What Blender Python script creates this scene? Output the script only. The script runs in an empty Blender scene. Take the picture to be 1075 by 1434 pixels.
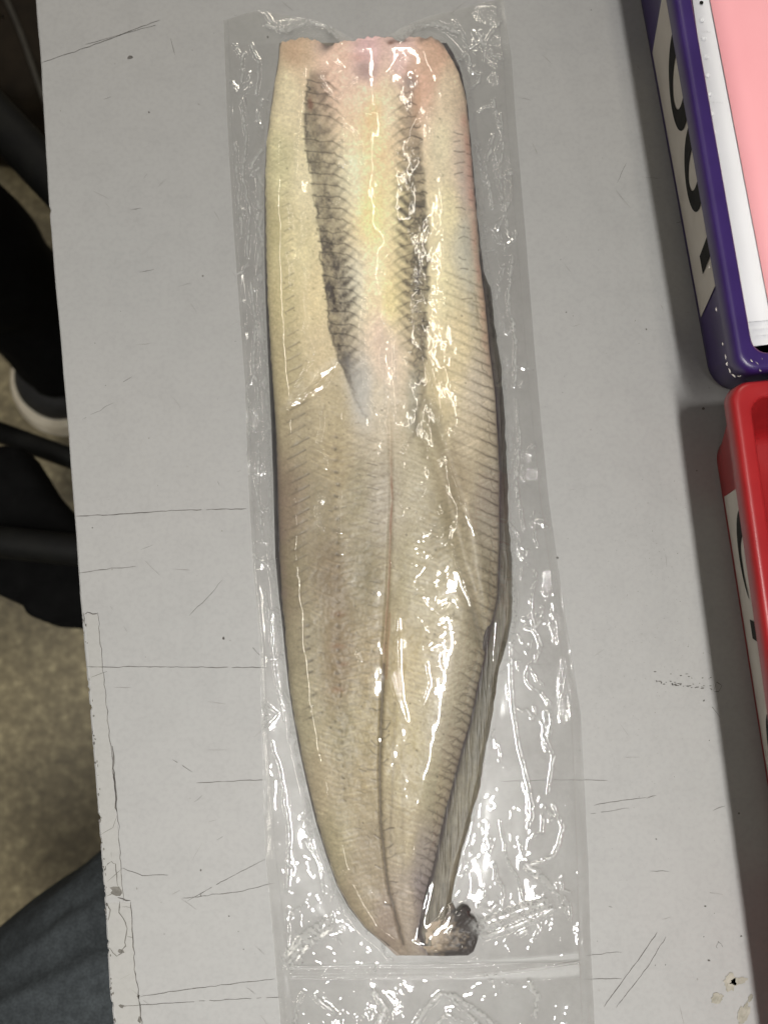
import bpy, bmesh, math, random
import numpy as np
from math import radians, sin, cos, pi
sc = bpy.context.scene
COL = sc.collection
random.seed(4); RNG = np.random.RandomState(11)

# ------------------------------------------------------------------ camera
F, CH, TILT = 1036.0, 0.345, radians(6)
cam_d = bpy.data.cameras.new('camera'); cam = bpy.data.objects.new('camera', cam_d); COL.objects.link(cam)
cam.location = (0, 0, CH); cam.rotation_euler = (TILT, 0, 0)
cam_d.sensor_fit = 'VERTICAL'; cam_d.sensor_height = 36; cam_d.sensor_width = 27
cam_d.lens = F / 1434 * 36
cam_d.clip_start = 0.01; cam_d.clip_end = 50
sc.camera = cam
cam_d.dof.use_dof = True; cam_d.dof.focus_distance = 0.337; cam_d.dof.aperture_fstop = 8.0
# ------------------------------------------------------------------ world, lamps, exposure
w = bpy.data.worlds.new('World'); sc.world = w; w.use_nodes = True
w.node_tree.nodes['Background'].inputs[0].default_value = (1.0, 0.96, 0.90, 1)
w.node_tree.nodes['Background'].inputs[1].default_value = 0.16
def lamp(name, loc, sx, sy, power, color, rz=0, spread=180):
    d = bpy.data.lights.new(name, 'AREA'); d.shape = 'RECTANGLE'; d.size = sx; d.size_y = sy
    d.energy = power; d.color = color; d.spread = radians(spread)
    o = bpy.data.objects.new(name, d); COL.objects.link(o); o.location = loc; o.rotation_euler = (0, 0, rz)
    return o
lamp('ceiling_tube_and_added_light', (0.04, -0.52, 2.0), 0.10, 0.9, 8.6, (1.0, 0.985, 0.95), radians(4), 70)
lamp('ceiling_tube_and_added_light', (-0.10, 2.7, 2.0), 0.12, 1.2, 22, (1.0, 0.92, 0.78), radians(6))
for lx_, ly_, lw_ in ((-1.5, -.5, 5.5), (-1.5, 1.2, 4.5), (.75, 2.9, 5), (-.8, -2.2, 3.5), (.9, -2.6, 4)):  # added unseen lights, for glints on the film wrinkles and some fill
    lamp('ceiling_tube_and_added_light', (lx_, ly_, 2.1), 0.07, 1.2, lw_, (1.0, 0.94, 0.83))
for lx_, ly_ in ((0.03, .50), (-0.05, 1.45)):  # two thin lights added only to draw line glints on the upper film
    lamp('ceiling_tube_and_added_light', (lx_, ly_, 2.0), 0.03, 0.85, 1.5, (1.0, 0.94, 0.83), radians(4))
sc.view_settings.view_transform = 'Standard'; sc.view_settings.look = 'None'
sc.view_settings.exposure = 0.0; sc.view_settings.gamma = 1
sc.cycles.max_bounces = 10; sc.cycles.transparent_max_bounces = 16
sc.cycles.caustics_reflective = False; sc.cycles.caustics_refractive = False
sc.cycles.sample_clamp_indirect = 4

# ------------------------------------------------------------------ helpers
def rays(px, py):
    a = (np.asarray(px, float) - 537.5) / F; b = -(np.asarray(py, float) - 717) / F
    c, s = cos(TILT), sin(TILT)
    return a, c * b + s, s * b - c
def PV(px, py, z):
    """point at height z (metres) seen at photo pixel (px,py); works on arrays"""
    dx, dy, dz = rays(px, py); t = (np.asarray(z, float) - CH) / dz
    return np.stack([dx * t, dy * t, np.broadcast_to(z, np.shape(dx * t)) * 1.0], -1)
def P(px, py, z=0.0):
    return PV(np.float64(px), np.float64(py), np.float64(z))
def lin(c):
    c = np.asarray(c, float) / 255
    return np.where(c <= .04045, c / 12.92, ((c + .055) / 1.055) ** 2.4)
def link(name, me, mat=None, parent=None, smooth=True):
    o = bpy.data.objects.new(name, me); COL.objects.link(o)
    if mat: me.materials.append(mat)
    if parent: o.parent = parent
    if smooth and len(me.polygons): me.polygons.foreach_set('use_smooth', np.ones(len(me.polygons), bool))
    return o
def mesh_from(verts, faces):
    me = bpy.data.meshes.new('mesh'); me.from_pydata([tuple(map(float, v)) for v in verts], [], faces); me.update(); return me
def grid_mesh(V, close_u=False):
    """V: rows x cols x 3 array -> fast quad grid mesh"""
    r, c = V.shape[:2]
    idx = np.arange(r * c).reshape(r, c)
    if close_u: idx = np.concatenate([idx, idx[:, :1]], 1)
    q = np.stack([idx[:-1, :-1], idx[1:, :-1], idx[1:, 1:], idx[:-1, 1:]], -1).reshape(-1, 4)
    me = bpy.data.meshes.new('mesh')
    me.vertices.add(r * c); me.vertices.foreach_set('co', V.reshape(-1).astype(np.float32))
    me.loops.add(q.size); me.loops.foreach_set('vertex_index', q.reshape(-1).astype(np.int32))
    me.polygons.add(len(q)); me.polygons.foreach_set('loop_start', np.arange(0, q.size, 4, dtype=np.int32))
    me.polygons.foreach_set('loop_total', np.full(len(q), 4, np.int32))
    me.update(calc_edges=True); me.validate()
    return me
def vcol(me, name, rgb):
    a = me.attributes.new(name, 'FLOAT_COLOR', 'POINT')
    n = len(me.vertices); buf = np.ones((n, 4), np.float32); buf[:, :rgb.shape[-1]] = rgb.reshape(n, -1)
    a.data.foreach_set('color', buf.reshape(-1))
def thing(name, label, cat, loc=(0, 0, 0), group=None):
    o = bpy.data.objects.new(name, None); COL.objects.link(o); o.location = loc
    o.empty_display_size = .02
    return tag(o, label, cat, group)
def tag(o, label, cat, group=None):
    o['label'] = label; o['category'] = cat
    if group: o['group'] = group
    return o
# value noise
_T = RNG.rand(64, 256, 256)
def vn(x, y, seed=0):
    x = np.asarray(x, float); y = np.asarray(y, float)
    xi = np.floor(x).astype(int); yi = np.floor(y).astype(int); fx = x - xi; fy = y - yi
    fx = fx * fx * (3 - 2 * fx); fy = fy * fy * (3 - 2 * fy); T = _T[seed % 64]
    a = T[yi & 255, xi & 255]; b = T[yi & 255, (xi + 1) & 255]; c = T[(yi + 1) & 255, xi & 255]; d = T[(yi + 1) & 255, (xi + 1) & 255]
    return (a * (1 - fx) + b * fx) * (1 - fy) + (c * (1 - fx) + d * fx) * fy
def fbm(x, y, seed=0, o=4):
    s = 0; a = .5; n = 0
    for k in range(o):
        s = s + a * vn(x * 2 ** k + 17.3 * k, y * 2 ** k + 9.1 * k, seed + k); n += a; a *= .5
    return s / n * 2 - 1          # about -1..1
# node helper
def mat(name):
    m = bpy.data.materials.new(name); m.use_nodes = True; nt = m.node_tree
    return m, nt, nt.nodes['Principled BSDF'], nt.nodes['Material Output']
def N(nt, t, **kw):
    n = nt.nodes.new(t)
    for k, v in kw.items():
        if k[0] == '_': setattr(n, k[1:], v)
        else:
            n.inputs[int(k[1:]) if k[0] == 'i' and k[1:].isdigit() else k].default_value = v
    return n
def ramp(nt, src, stops):
    r = nt.nodes.new('ShaderNodeValToRGB'); nt.links.new(src, r.inputs[0]); e = r.color_ramp.elements
    while len(e) < len(stops): e.new(.5)
    for q, (p, c) in zip(e, stops): q.position = p; q.color = (*c, 1) if len(c) == 3 else c
    return r.outputs[0]
def noise_mat(name, c0, c1, scale, rough=.5, spec=.5, bump=0, bscale=None, detail=6, dist=.0005, coat=0):
    m, nt, b, out = mat(name)
    tc = N(nt, 'ShaderNodeTexCoord'); n = N(nt, 'ShaderNodeTexNoise', Scale=scale, Detail=detail)
    nt.links.new(tc.outputs['Object'], n.inputs['Vector'])
    nt.links.new(ramp(nt, n.outputs[0], [(.32, c0), (.68, c1)]), b.inputs['Base Color'])
    b.inputs['Roughness'].default_value = rough; b.inputs['Specular IOR Level'].default_value = spec
    b.inputs['Coat Weight'].default_value = coat
    if bump:
        n2 = N(nt, 'ShaderNodeTexNoise', Scale=bscale or scale * 4, Detail=4.0)
        nt.links.new(tc.outputs['Object'], n2.inputs['Vector'])
        bp = N(nt, 'ShaderNodeBump', Strength=bump, Distance=dist)
        nt.links.new(n2.outputs[0], bp.inputs['Height']); nt.links.new(bp.outputs[0], b.inputs['Normal'])
    return m
def poly_interp(pts):
    p = np.array(pts, float); return lambda y: np.interp(y, p[:, 0], p[:, 1])

# ------------------------------------------------------------------ materials
M = {}
M['floor'] = None
def floor_mat():
    m, nt, b, out = mat('floor_concrete')
    tc = N(nt, 'ShaderNodeTexCoord')
    n1 = N(nt, 'ShaderNodeTexNoise', Scale=75.0, Detail=8.0, Roughness=.75)
    n2 = N(nt, 'ShaderNodeTexNoise', Scale=5.0, Detail=4.0)
    n3 = N(nt, 'ShaderNodeTexVoronoi', Scale=110.0)
    for n in (n1, n2, n3): nt.links.new(tc.outputs['Object'], n.inputs['Vector'])
    c = ramp(nt, n1.outputs[0], [(.32, (.10, .080, .042)), (.52, (.20, .165, .092)), (.70, (.40, .345, .20))])
    mx = N(nt, 'ShaderNodeMix', _data_type='RGBA', _blend_type='MULTIPLY'); mx.inputs[0].default_value = 1
    nt.links.new(c, mx.inputs[6]); nt.links.new(ramp(nt, n2.outputs[0], [(.35, (.62, .62, .62)), (.65, (1, 1, 1))]), mx.inputs[7])
    nt.links.new(mx.outputs[2], b.inputs['Base Color'])
    b.inputs['Roughness'].default_value = .45
    return m
M['floor'] = floor_mat()
def table_mat():
    m, nt, b, out = mat('table_laminate')
    tc = N(nt, 'ShaderNodeTexCoord')
    n1 = N(nt, 'ShaderNodeTexNoise', Scale=9.0, Detail=5.0); n2 = N(nt, 'ShaderNodeTexNoise', Scale=420.0, Detail=3.0)
    n3 = N(nt, 'ShaderNodeTexNoise', Scale=60.0, Detail=8.0, Roughness=.7)
    for n in (n1, n2, n3): nt.links.new(tc.outputs['Object'], n.inputs['Vector'])
    c = ramp(nt, n1.outputs[0], [(.3, (.318, .317, .311)), (.7, (.332, .327, .319))])
    for n, lo in ((n2, .955), (n3, .955)):
        mx = N(nt, 'ShaderNodeMix', _data_type='RGBA', _blend_type='MULTIPLY'); mx.inputs[0].default_value = 1
        nt.links.new(c, mx.inputs[6]); nt.links.new(ramp(nt, n.outputs[0], [(.36, (lo, lo, lo)), (.55, (1, 1, 1))]), mx.inputs[7]); c = mx.outputs[2]
    nt.links.new(c, b.inputs['Base Color'])
    b.inputs['Roughness'].default_value = .55; b.inputs['Specular IOR Level'].default_value = .35
    bp = N(nt, 'ShaderNodeBump', Strength=.15, Distance=.0002); nt.links.new(n2.outputs[0], bp.inputs['Height']); nt.links.new(bp.outputs[0], b.inputs['Normal'])
    return m
M['table'] = table_mat()
M['edge'] = noise_mat('table_edge_board', (.10, .08, .06), (.25, .21, .17), 80, .8)
M['dirt'] = noise_mat('dirt_in_scratches', (.06, .055, .05), (.15, .14, .13), 300, .9)
M['dirt_soft'] = noise_mat('pale_scratch_dirt', (.20, .19, .18), (.30, .29, .275), 300, .9)
M['glue'] = noise_mat('old_glue', (.20, .19, .15), (.34, .32, .27), 220, .45, bump=.3)
M['purple'] = noise_mat('purple_plastic', (.026, .010, .088), (.036, .015, .115), 40, .34, .5, bump=.08, bscale=500, dist=.0003)
M['red'] = noise_mat('red_plastic', (.28, .009, .012), (.35, .014, .016), 40, .34, .5, bump=.08, bscale=500, dist=.0003)
M['label'] = noise_mat('label_paper', (.52, .48, .42), (.58, .54, .48), 60, .55)
M['ink'] = noise_mat('black_print', (.008, .008, .007), (.018, .017, .015), 300, .7, .08)
M['paper'] = noise_mat('white_paper', (.76, .76, .775), (.80, .80, .82), 30, .7)
M['pink'] = noise_mat('pink_paper', (.92, .40, .43), (.95, .43, .46), 30, .7)
M['ghost'] = noise_mat('show_through_print', (.62, .62, .64), (.70, .70, .72), 300, .8)
M['black_cloth'] = noise_mat('black_cloth', (.002, .002, .002), (.004, .004, .004), 60, .95, .08, bump=.3, bscale=900)
M['black_metal'] = noise_mat('black_painted_metal', (.003, .003, .003), (.006, .006, .005), 60, .6, .15)
M['shoe_sole'] = noise_mat('pale_rubber_sole', (.55, .49, .38), (.66, .60, .48), 60, .7)
M['shoe_upper'] = noise_mat('black_shoe_upper', (.010, .010, .010), (.02, .02, .02), 60, .6)

# ------------------------------------------------------------------ floor and table
o = link('floor', mesh_from([(-4, -4, -.75), (4, -4, -.75), (4, 4, -.75), (-4, 4, -.75)], [(0, 1, 2, 3)]), M['floor']); o['kind'] = 'structure'
table = thing('work_table', 'grey laminate table with a chipped and taped left edge under the fish', 'table', (0, 0, -.75))
EDGE = [(30, -240), (41, -110), (50, 0), (57, 90), (69, 296), (75, 372), (85, 482), (95, 603), (104, 720), (115, 874), (125, 986), (134, 1099), (141, 1191), (148, 1288), (153, 1385), (161, 1450), (176, 1700)]
ex = poly_interp([(b, a) for a, b in EDGE])
ys = np.concatenate([np.arange(-240, 860, 6), np.arange(860, 1440, 1.5), np.arange(1440, 1700, 10)])
chip = np.where(ys > 860, np.clip(fbm(ys / 11, ys * 0, 3) - .22, 0, 1) * 6 + fbm(ys / 3.5, ys * 0, 5) * .3, fbm(ys / 30, ys * 0, 3) * .5)
chip += np.where(np.abs(ys - 296) < 4, 2, 0) + np.where(np.abs(ys - 45) < 3, 1.5, 0)
le = PV(ex(ys) + chip, ys, 0.0)[:, :2]
n = len(le)
V = []; FA = []
for (zz, off) in ((-.0006, 0.0), (0, .0007)):
    pass
inner = le + np.array([.0008, 0])
rings = [np.c_[le, np.full(n, -.028)], np.c_[le, np.full(n, -.0007)], np.c_[inner, np.zeros(n)]]
mid_x = -.085
steps = [np.c_[inner[:, 0] + (mid_x - inner[:, 0]) * t, inner[:, 1], np.zeros(n)] for t in (.02, .06, .15, .35, 1)]
G = np.stack(rings + steps, 1)
Vt = [tuple(q) for q in G.reshape(-1, 3)]; c_ = G.shape[1]
Ft = [(j * c_ + i, (j + 1) * c_ + i, (j + 1) * c_ + i + 1, j * c_ + i + 1) for j in range(n - 1) for i in range(c_ - 1)]
ya, yb = float(le[0, 1]), float(le[-1, 1]); k = len(Vt)
Vt += [(mid_x, ya, 0), (.75, ya, 0), (.75, yb, 0), (mid_x, yb, 0), (.75, ya, -.028), (.75, yb, -.028), (mid_x, ya, -.028), (mid_x, yb, -.028)]
Ft += [(k + 3, k + 2, k + 1, k), (k + 1, k + 2, k + 5, k + 4), (k, k + 1, k + 4, k + 6), (k + 3, k + 7, k + 5, k + 2)]
top = link('table_top', mesh_from(Vt, Ft), M['table'], table, smooth=False)
top.location = (0, 0, .75)
for (x, y) in ((.68, .7), (.68, -.6), (.10, .7), (.10, -.6)):
    bm = bmesh.new(); bmesh.ops.create_cube(bm, size=1, matrix=__import__('mathutils').Matrix.Translation((x, y, .361)) @ __import__('mathutils').Matrix.Diagonal((.05, .05, .722, 1)))
    me = bpy.data.meshes.new('mesh'); bm.to_mesh(me); link('leg', me, M['black_metal'], table, False)

# thin line / fleck helpers lying on the table
class Flat:
    def __init__(s): s.v = []; s.f = []
    def line(s, pts, wid, z=.00012, jit=.4, gap=0):
        P2 = []
        for (a, b), (c, d) in zip(pts[:-1], pts[1:]):
            k = max(2, int(math.hypot(c - a, d - b) / 7))
            P2 += [(a + (c - a) * t / k, b + (d - b) * t / k) for t in range(k)]
        P2.append(pts[-1])
        P2 = [(x + random.gauss(0, jit), y + random.gauss(0, jit)) for x, y in P2]
        prev = None
        for i, (x, y) in enumerate(P2):
            j = min(i + 1, len(P2) - 1); h = max(j - 1, 0)
            dx, dy = P2[j][0] - P2[h][0], P2[j][1] - P2[h][1]; L = math.hypot(dx, dy) or 1
            ww = wid * random.uniform(.55, 1.25) * (.35 if i in (0, len(P2) - 1) else 1)
            a = P(x - dy / L * ww / 2, y + dx / L * ww / 2, z); b = P(x + dy / L * ww / 2, y - dx / L * ww / 2, z)
            k = len(s.v); s.v += [a, b]
            if prev is not None and random.random() > gap: s.f.append((prev, prev + 1, k + 1, k))
            prev = k
    def blob(s, x, y, rx, ry, z=.00012, n=9, rough=.35, rot=0):
        k = len(s.v); s.v.append(P(x, y, z))
        for i in range(n):
            a = 2 * pi * i / n; r = random.uniform(1 - rough, 1 + rough)
            u, w_ = rx * r * cos(a), ry * r * sin(a)
            s.v.append(P(x + u * cos(rot) - w_ * sin(rot), y + u * sin(rot) + w_ * cos(rot), z))
        for i in range(n): s.f.append((k, k + 1 + i, k + 1 + (i + 1) % n))
    def build(s, name, m, parent):
        o = link(name, mesh_from(s.v, s.f), m, parent, False); o.location = (0, 0, .75); o['kind'] = 'stuff'; return o
d1 = Flat(); d2 = Flat()
for pts, wd, g in [([(57, 88), (140, 60), (225, 27)], 1.1, .0), ([(120, 62), (225, 33)], .6, .1), ([(105, 723), (160, 721), (240, 715), (345, 712)], 1.3, .08), ([(110, 803), (150, 797), (192, 793)], 1.0, .1),
                 ([(122, 934), (240, 934), (375, 935)], 1.1, .05), ([(262, 1262), (310, 1235), (372, 1203)], .8, .15), ([(256, 1258), (340, 1248), (384, 1236)], .9, .1), ([(195, 1396), (280, 1383), (385, 1371)], 1.0, .05), ([(163, 1410), (250, 1404), (395, 1396)], .9, .1),
                 ([(275, 1096), (372, 1092)], .9, .15), ([(150, 1235), (172, 1216), (200, 1226), (235, 1225)], .9, .1), ([(845, 1410), (885, 1355), (920, 1305)], 1.1, .05), ([(862, 1412), (905, 1355), (932, 1312)], .8, .2), ([(700, 1094), (770, 1092), (850, 1093)], .9, .1),
                 ([(830, 1128), (870, 1121), (905, 1117)], .8, .2), ([(826, 1140), (880, 1131)], .7, .2), ([(818, 1371), (870, 1370)], .9, .1), ([(820, 1338), (870, 1333)], .7, .2), ([(265, 862), (290, 838), (312, 812)], .8, .15), ([(183, 293), (198, 291)], .8, 0), ([(195, 381), (215, 377)], .9, 0),
                 ([(115, 588), (160, 563)], .6, .3), ([(905, 1118), (918, 1114)], 1, 0), ([(128, 948), (150, 940)], .8, 0), ([(140, 1170), (158, 1160), (165, 1142)], .7, 0), ([(197, 770), (215, 762)], .6, 0), ([(345, 640), (352, 612)], .5, .2)]:
    d1.line(pts, wd * .8, gap=g * .5)
for k in range(120):
    x = random.uniform(115, 1000); y = random.uniform(0, 1434); a = random.choice([random.gauss(-.2, .25), random.gauss(.9, .2), random.uniform(-1.5, 1.5)]); L = random.uniform(6, 34)
    (d2 if random.random() < .8 else d1).line([(x, y), (x + L * cos(a), y + L * sin(a))], random.uniform(.45, .8), gap=.15)
for k in range(150):
    x = random.uniform(70, 1000); y = random.uniform(0, 1434); r = random.choice([.5, .6, .7, .7, .9, 1.2])
    if x < ex(y) + 8: continue
    (d1 if random.random() < .45 else d2).blob(x, y, r, r * random.uniform(.7, 1.5), n=6)
for (x, y, rx, ry) in [(182, 80, 4, 2.4), (375, 52, 1.5, 1.5), (313, 894, 2.2, 2.2), (284, 386, 1, 1.4), (780, 781, 2, 1.6), (984, 572, 2.2, 1.8), (985, 981, 1.6, 1.6), (1034, 1139, 1.6, 1.6), (987, 1269, 1.8, 1.4), (1037, 1311, 1.6, 1.4), (992, 1345, 1.6, 1.3), (209, 157, 1.2, 1.2), (975, 659, 1, 1)]:
    d1.blob(x, y, rx, ry, n=8)
for k in range(260):
    x = random.gauss(900, 55); y = random.gauss(860, 150)
    if x < 985: d2.blob(x, y, random.uniform(.3, .8), random.uniform(.3, .7), n=6)
for k in range(46):      # scuff near the red tray
    t = random.random(); x = 920 + 78 * t + random.gauss(0, 2); y = 955 + 10 * t + random.gauss(0, 2) - (random.random() < .2) * 14
    d1.blob(x, y, random.uniform(.6, 2.6), random.uniform(.4, .9), n=6)
d1.line([(998, 968), (1003, 955), (1010, 960), (1006, 968), (999, 969)], .8); d1.line([(1012, 1327), (1009, 1322), (1005, 1318), (1002, 1325), (1005, 1328)], .6)
# dirt along the tape edges
for pts, wd in [([(137, 858), (144, 930), (155, 1045), (166, 1150), (172, 1245), (173, 1262)], .8), ([(158, 1045), (160, 1075), (162, 1125), (164, 1138)], 2.4), ([(183, 1262), (186, 1310), (190, 1365), (195, 1400)], 1.3), ([(195, 1400), (199, 1440)], 1.6),
                ([(118, 859), (124, 857), (130, 861), (137, 859)], 1.5), ([(117, 858), (119, 875)], 1.2), ([(164, 1258), (172, 1258), (183, 1262)], 2.4), ([(168, 1262), (168, 1278), (176, 1292), (178, 1300), (175, 1315), (176, 1325), (170, 1335), (163, 1339), (155, 1328)], 1.5),
                ([(150, 1265), (155, 1275), (152, 1290)], 1.5), ([(148, 1212), (156, 1207), (163, 1210), (165, 1240)], 1.3), ([(171, 1270), (184, 1271)], .7), ([(178, 1311), (187, 1313)], .7), ([(150, 1255), (160, 1252)], 1.0)]:
    d1.line(pts, wd, jit=.7)
d1.blob(163, 1247, 8, 6, n=12, rough=.5); d1.blob(170, 1332, 5, 3, n=9); d1.blob(194, 1396, 2, 3); d1.blob(196, 1428, 3, 5); d1.blob(171, 1409, 4, 2.5)
for k in range(38):
    y = random.uniform(868, 1434); d1.blob(ex(y) + random.uniform(1, 6), y, random.uniform(.5, 1.6), random.uniform(.6, 3), n=6)
d1.build('scratches', M['dirt'], table); d2.build('faint_scratches', M['dirt_soft'], table)
gl = Flat()
for a in [(1022, 1376, 9, 12, .2), (1034, 1374, 12, 5, -.25), (1003, 1398, 9, 7, -.5), (1040, 1421, 7, 16, .35), (1050, 1398, 3, 6, .4)]:
    gl.blob(a[0], a[1], a[2], a[3], n=22, rough=.22, rot=a[4], z=.0002)
gl.build('glue_stains', M['glue'], table)

# clear tape stuck along the edge
def tape_mat():
    m, nt, b, out = mat('clear_tape')
    b.inputs['Base Color'].default_value = (.62, .60, .52, 1); b.inputs['Roughness'].default_value = .25
    t = N(nt, 'ShaderNodeBsdfTransparent'); mx = N(nt, 'ShaderNodeMixShader', Fac=.10)
    nt.links.new(t.outputs[0], mx.inputs[1]); nt.links.new(b.outputs[0], mx.inputs[2]); nt.links.new(mx.outputs[0], out.inputs[0]); return m
M['tape'] = tape_mat()
def tape(pts_l, pts_r, label):
    yy = np.linspace(pts_l[0][1], pts_l[-1][1], 60)
    l = np.interp(yy, [p[1] for p in pts_l], [p[0] for p in pts_l]); r = np.interp(yy, [p[1] for p in pts_r], [p[0] for p in pts_r])
    r = r + fbm(yy / 8, yy * 0, 9) * .6
    G = np.stack([PV(l + (r - l) * t, yy + (fbm(t * 9, t, 4) * 1.5 if False else 0), np.full_like(yy, .00022)) for t in np.linspace(0, 1, 6)], 1)
    o = link('tape_strip', grid_mesh(G), M['tape']); tag(o, label, 'tape', 'tape along the table edge')
tape([(120, 860), (144, 1190), (149, 1255)], [(137, 860), (155, 1045), (173, 1255)], 'upper longer strip of old clear tape along the left table edge')
tape([(151, 1264), (156, 1385), (164, 1440)], [(183, 1264), (190, 1365), (199, 1440)], 'lower torn strip of clear tape at the bottom left table edge')

# ------------------------------------------------------------------ trays
def rrect(o, e1, e2, w_, l_, r, z, n=10):
    """rounded rectangle loop: near corner o, width along e1, length along e2"""
    pts = []
    for (cx, cy, a0) in ((r, r, pi), (w_ - r, r, 1.5 * pi), (w_ - r, l_ - r, 0), (r, l_ - r, .5 * pi)):
        for i in range(n + 1):
            a = a0 + i / n * pi / 2
            u, v = cx + r * cos(a), cy + r * sin(a)
            q = o[:2] + e1[:2] * u + e2[:2] * v
            pts.append((q[0], q[1], z))
    return np.array(pts)
def frame_from(b0, b1, z):
    A, B = P(*b0, z), P(*b1, z); e2 = (A - B); e2[2] = 0; e2 /= np.linalg.norm(e2); return np.array([e2[1], -e2[0], 0]), e2
def corner(line0, line1, z, py):
    """near corner on the left edge line of a tray, at image row py"""
    x = line0[0] + (line1[0] - line0[0]) * (py - line0[1]) / (line1[1] - line0[1]); return P(x, py, z)
WID, LEN = .255, .345
def tray(name, label, m, base_l, rim_l, base_row, rim_row, zl, zt, glyphs, lab_a, rev=False):
    t = thing(name, label, 'letter tray', tuple(corner(*base_l, 0, base_row)), None)
    org = np.array(t.location)
    b1, b2 = frame_from(*base_l, 0); r1, r2 = frame_from(*rim_l, zl)
    if rev: b2, r2 = -b2, -r2
    ob = corner(*base_l, 0, base_row); orr = corner(*rim_l, zl, rim_row)
    lean = float(np.dot(ob - orr, b1)); dfar = float(np.dot(ob - orr, b2))
    wb, lb = WID - 2 * abs(lean), LEN - 2 * max(dfar, .008)
    def L(o_, e1, e2, inset, w_, l_, r, z):
        return rrect(o_ + e1 * inset + e2 * inset, e1, e2, w_ - 2 * inset, l_ - 2 * inset, max(r - inset, .002), z)
    # outer wall from base to the lip
    loops = [L(ob, b1, b2, .002, wb, lb, .014, 0.0), L(ob, b1, b2, .0003, wb, lb, .014, .0012), L(ob, b1, b2, 0, wb, lb, .014, .004)]
    A = loops[-1]; Bl = L(orr, r1, r2, .0028, WID, LEN, .009, zl + .001)
    for k in range(1, 5): q = A + (Bl - A) * k / 4; loops.append(q)
    inner_bot = L(ob, b1, b2, .004, wb, lb, .014, .006)
    inner_top = L(orr, r1, r2, .0073, WID, LEN, .013, zt - .002)
    fl = inner_bot.mean(0)
    loops2 = [inner_top + (inner_bot - inner_top) * k / 4 for k in range(0, 5)] + [inner_bot * .97 + fl * .03]
    loops2[-1][:, 2] = .0035
    mid = np.array([fl[0], fl[1], .0035]); loops2 += [loops2[-1] * .5 + mid * .5, loops2[-1] * .002 + mid * .998]
    body = link('tray_body', grid_mesh(np.stack(loops) - org, True), m, t)
    link('tray_inside', grid_mesh(np.stack(loops2) - org, True), m, t)
    rp = [(.0030, zl + .001), (.0030, zl), (.0004, zl), (0, zl + .0006), (0, zt - .0026), (.0003, zt - .0012), (.0009, zt - .0004), (.0018, zt), (.0028, zt - .00005), (.0056, zt - .0001), (.0065, zt - .0003), (.0071, zt - .0009), (.0073, zt - .003)]
    link('rim', grid_mesh(np.stack([L(orr, r1, r2, i_, WID, LEN, .008 + (i_ * .75), z) for i_, z in rp]) - org, True), m, t)
    # label on the left wall:  a runs towards the viewer (negative e2), b up the wall
    R0 = orr + r1 * .0028; up0 = None
    B0 = ob + b1 * 0; B0[2] = .004; T0 = orr + r1 * .0028; T0 = T0.copy(); T0[2] = zl
    def W(a, b, off):
        # a: metres from the tray's near corner along the base, b: fraction up the wall
        pb = ob + b2 * a; pb = np.array([pb[0], pb[1], .004])
        aa = a + dfar
        pt = orr + r1 * .0028 + r2 * aa; pt = np.array([pt[0], pt[1], zl])
        q = pb + (pt - pb) * b
        nrm = np.cross(b2, (pt - pb)); nrm /= np.linalg.norm(nrm)
        return q - org - nrm * off * (1 if nrm[0] > 0 else -1)
    a0, a1 = lab_a
    G = np.stack([np.stack([W(a0 + (a1 - a0) * i / 20, b, .0004) for i in range(21)]) for b in np.linspace(.03, .985, 8)])
    lo = link('label_sticker', grid_mesh(G), M['label'], t, False)
    for quads in glyphs:
        vs = []; fs = []
        for qd in quads:
            k = len(vs); vs += [W(x, min(b, .985), .0007) for x, b in qd]; fs.append((k, k + 1, k + 2, k + 3))
        g = link('letter', mesh_from(vs, fs), M['ink'], lo, False)
    if not rev:
        fl_ = Flat()
        for (x, y, dx, dy) in [(1015, 497, 1, 7), (1017, 507, 1, 5), (1020, 516, 2, 6), (1024, 523, 5, 5), (1031, 527, 6, 0), (1050, 504, 3, 3), (1057, 507, 4, 4), (1062, 517, 2, 3), (1066, 502, 1, 1), (1010, 480, 1, 4), (1002, 430, .5, 6), (992, 372, .5, 4)]:
            fl_.line([(x, y), (x + dx, y + dy)], random.uniform(.8, 1.6), z=zt + .0002, jit=.5)
        g = link('scuff_marks', mesh_from([q - org for q in fl_.v], fl_.f), M['label'], t, False); g['kind'] = 'stuff'
    return t, W
def ring(ca, cb, ra, rb, ia, ib, t0=0, t1=360, n=60, taper=None):
    out = []
    for k in range(n):
        qs = []
        for kk in (k, k + 1):
            th = radians(t0 + (t1 - t0) * kk / n)
            f = 1.0 if not taper else taper(kk / n)
            po = (ca + ra * cos(th), cb + rb * sin(th)); pi_ = (ca + ia * cos(th), cb + ib * sin(th))
            pi_ = (po[0] + (pi_[0] - po[0]) * f, po[1] + (pi_[1] - po[1]) * f)
            qs.append((po, pi_))
        q = [qs[0][0], qs[0][1], qs[1][1], qs[1][0]]
        # keep the part of the letter that lies on the wall
        if min(p[1] for p in q) < .985: out.append(q)
    return out
def rect(a0, b0, a1, b1):
    nb = 6
    return [[(a0, b0 + (b1 - b0) * k / nb), (a1, b0 + (b1 - b0) * k / nb), (a1, b0 + (b1 - b0) * (k + 1) / nb), (a0, b0 + (b1 - b0) * (k + 1) / nb)] for k in range(nb)]
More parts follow.
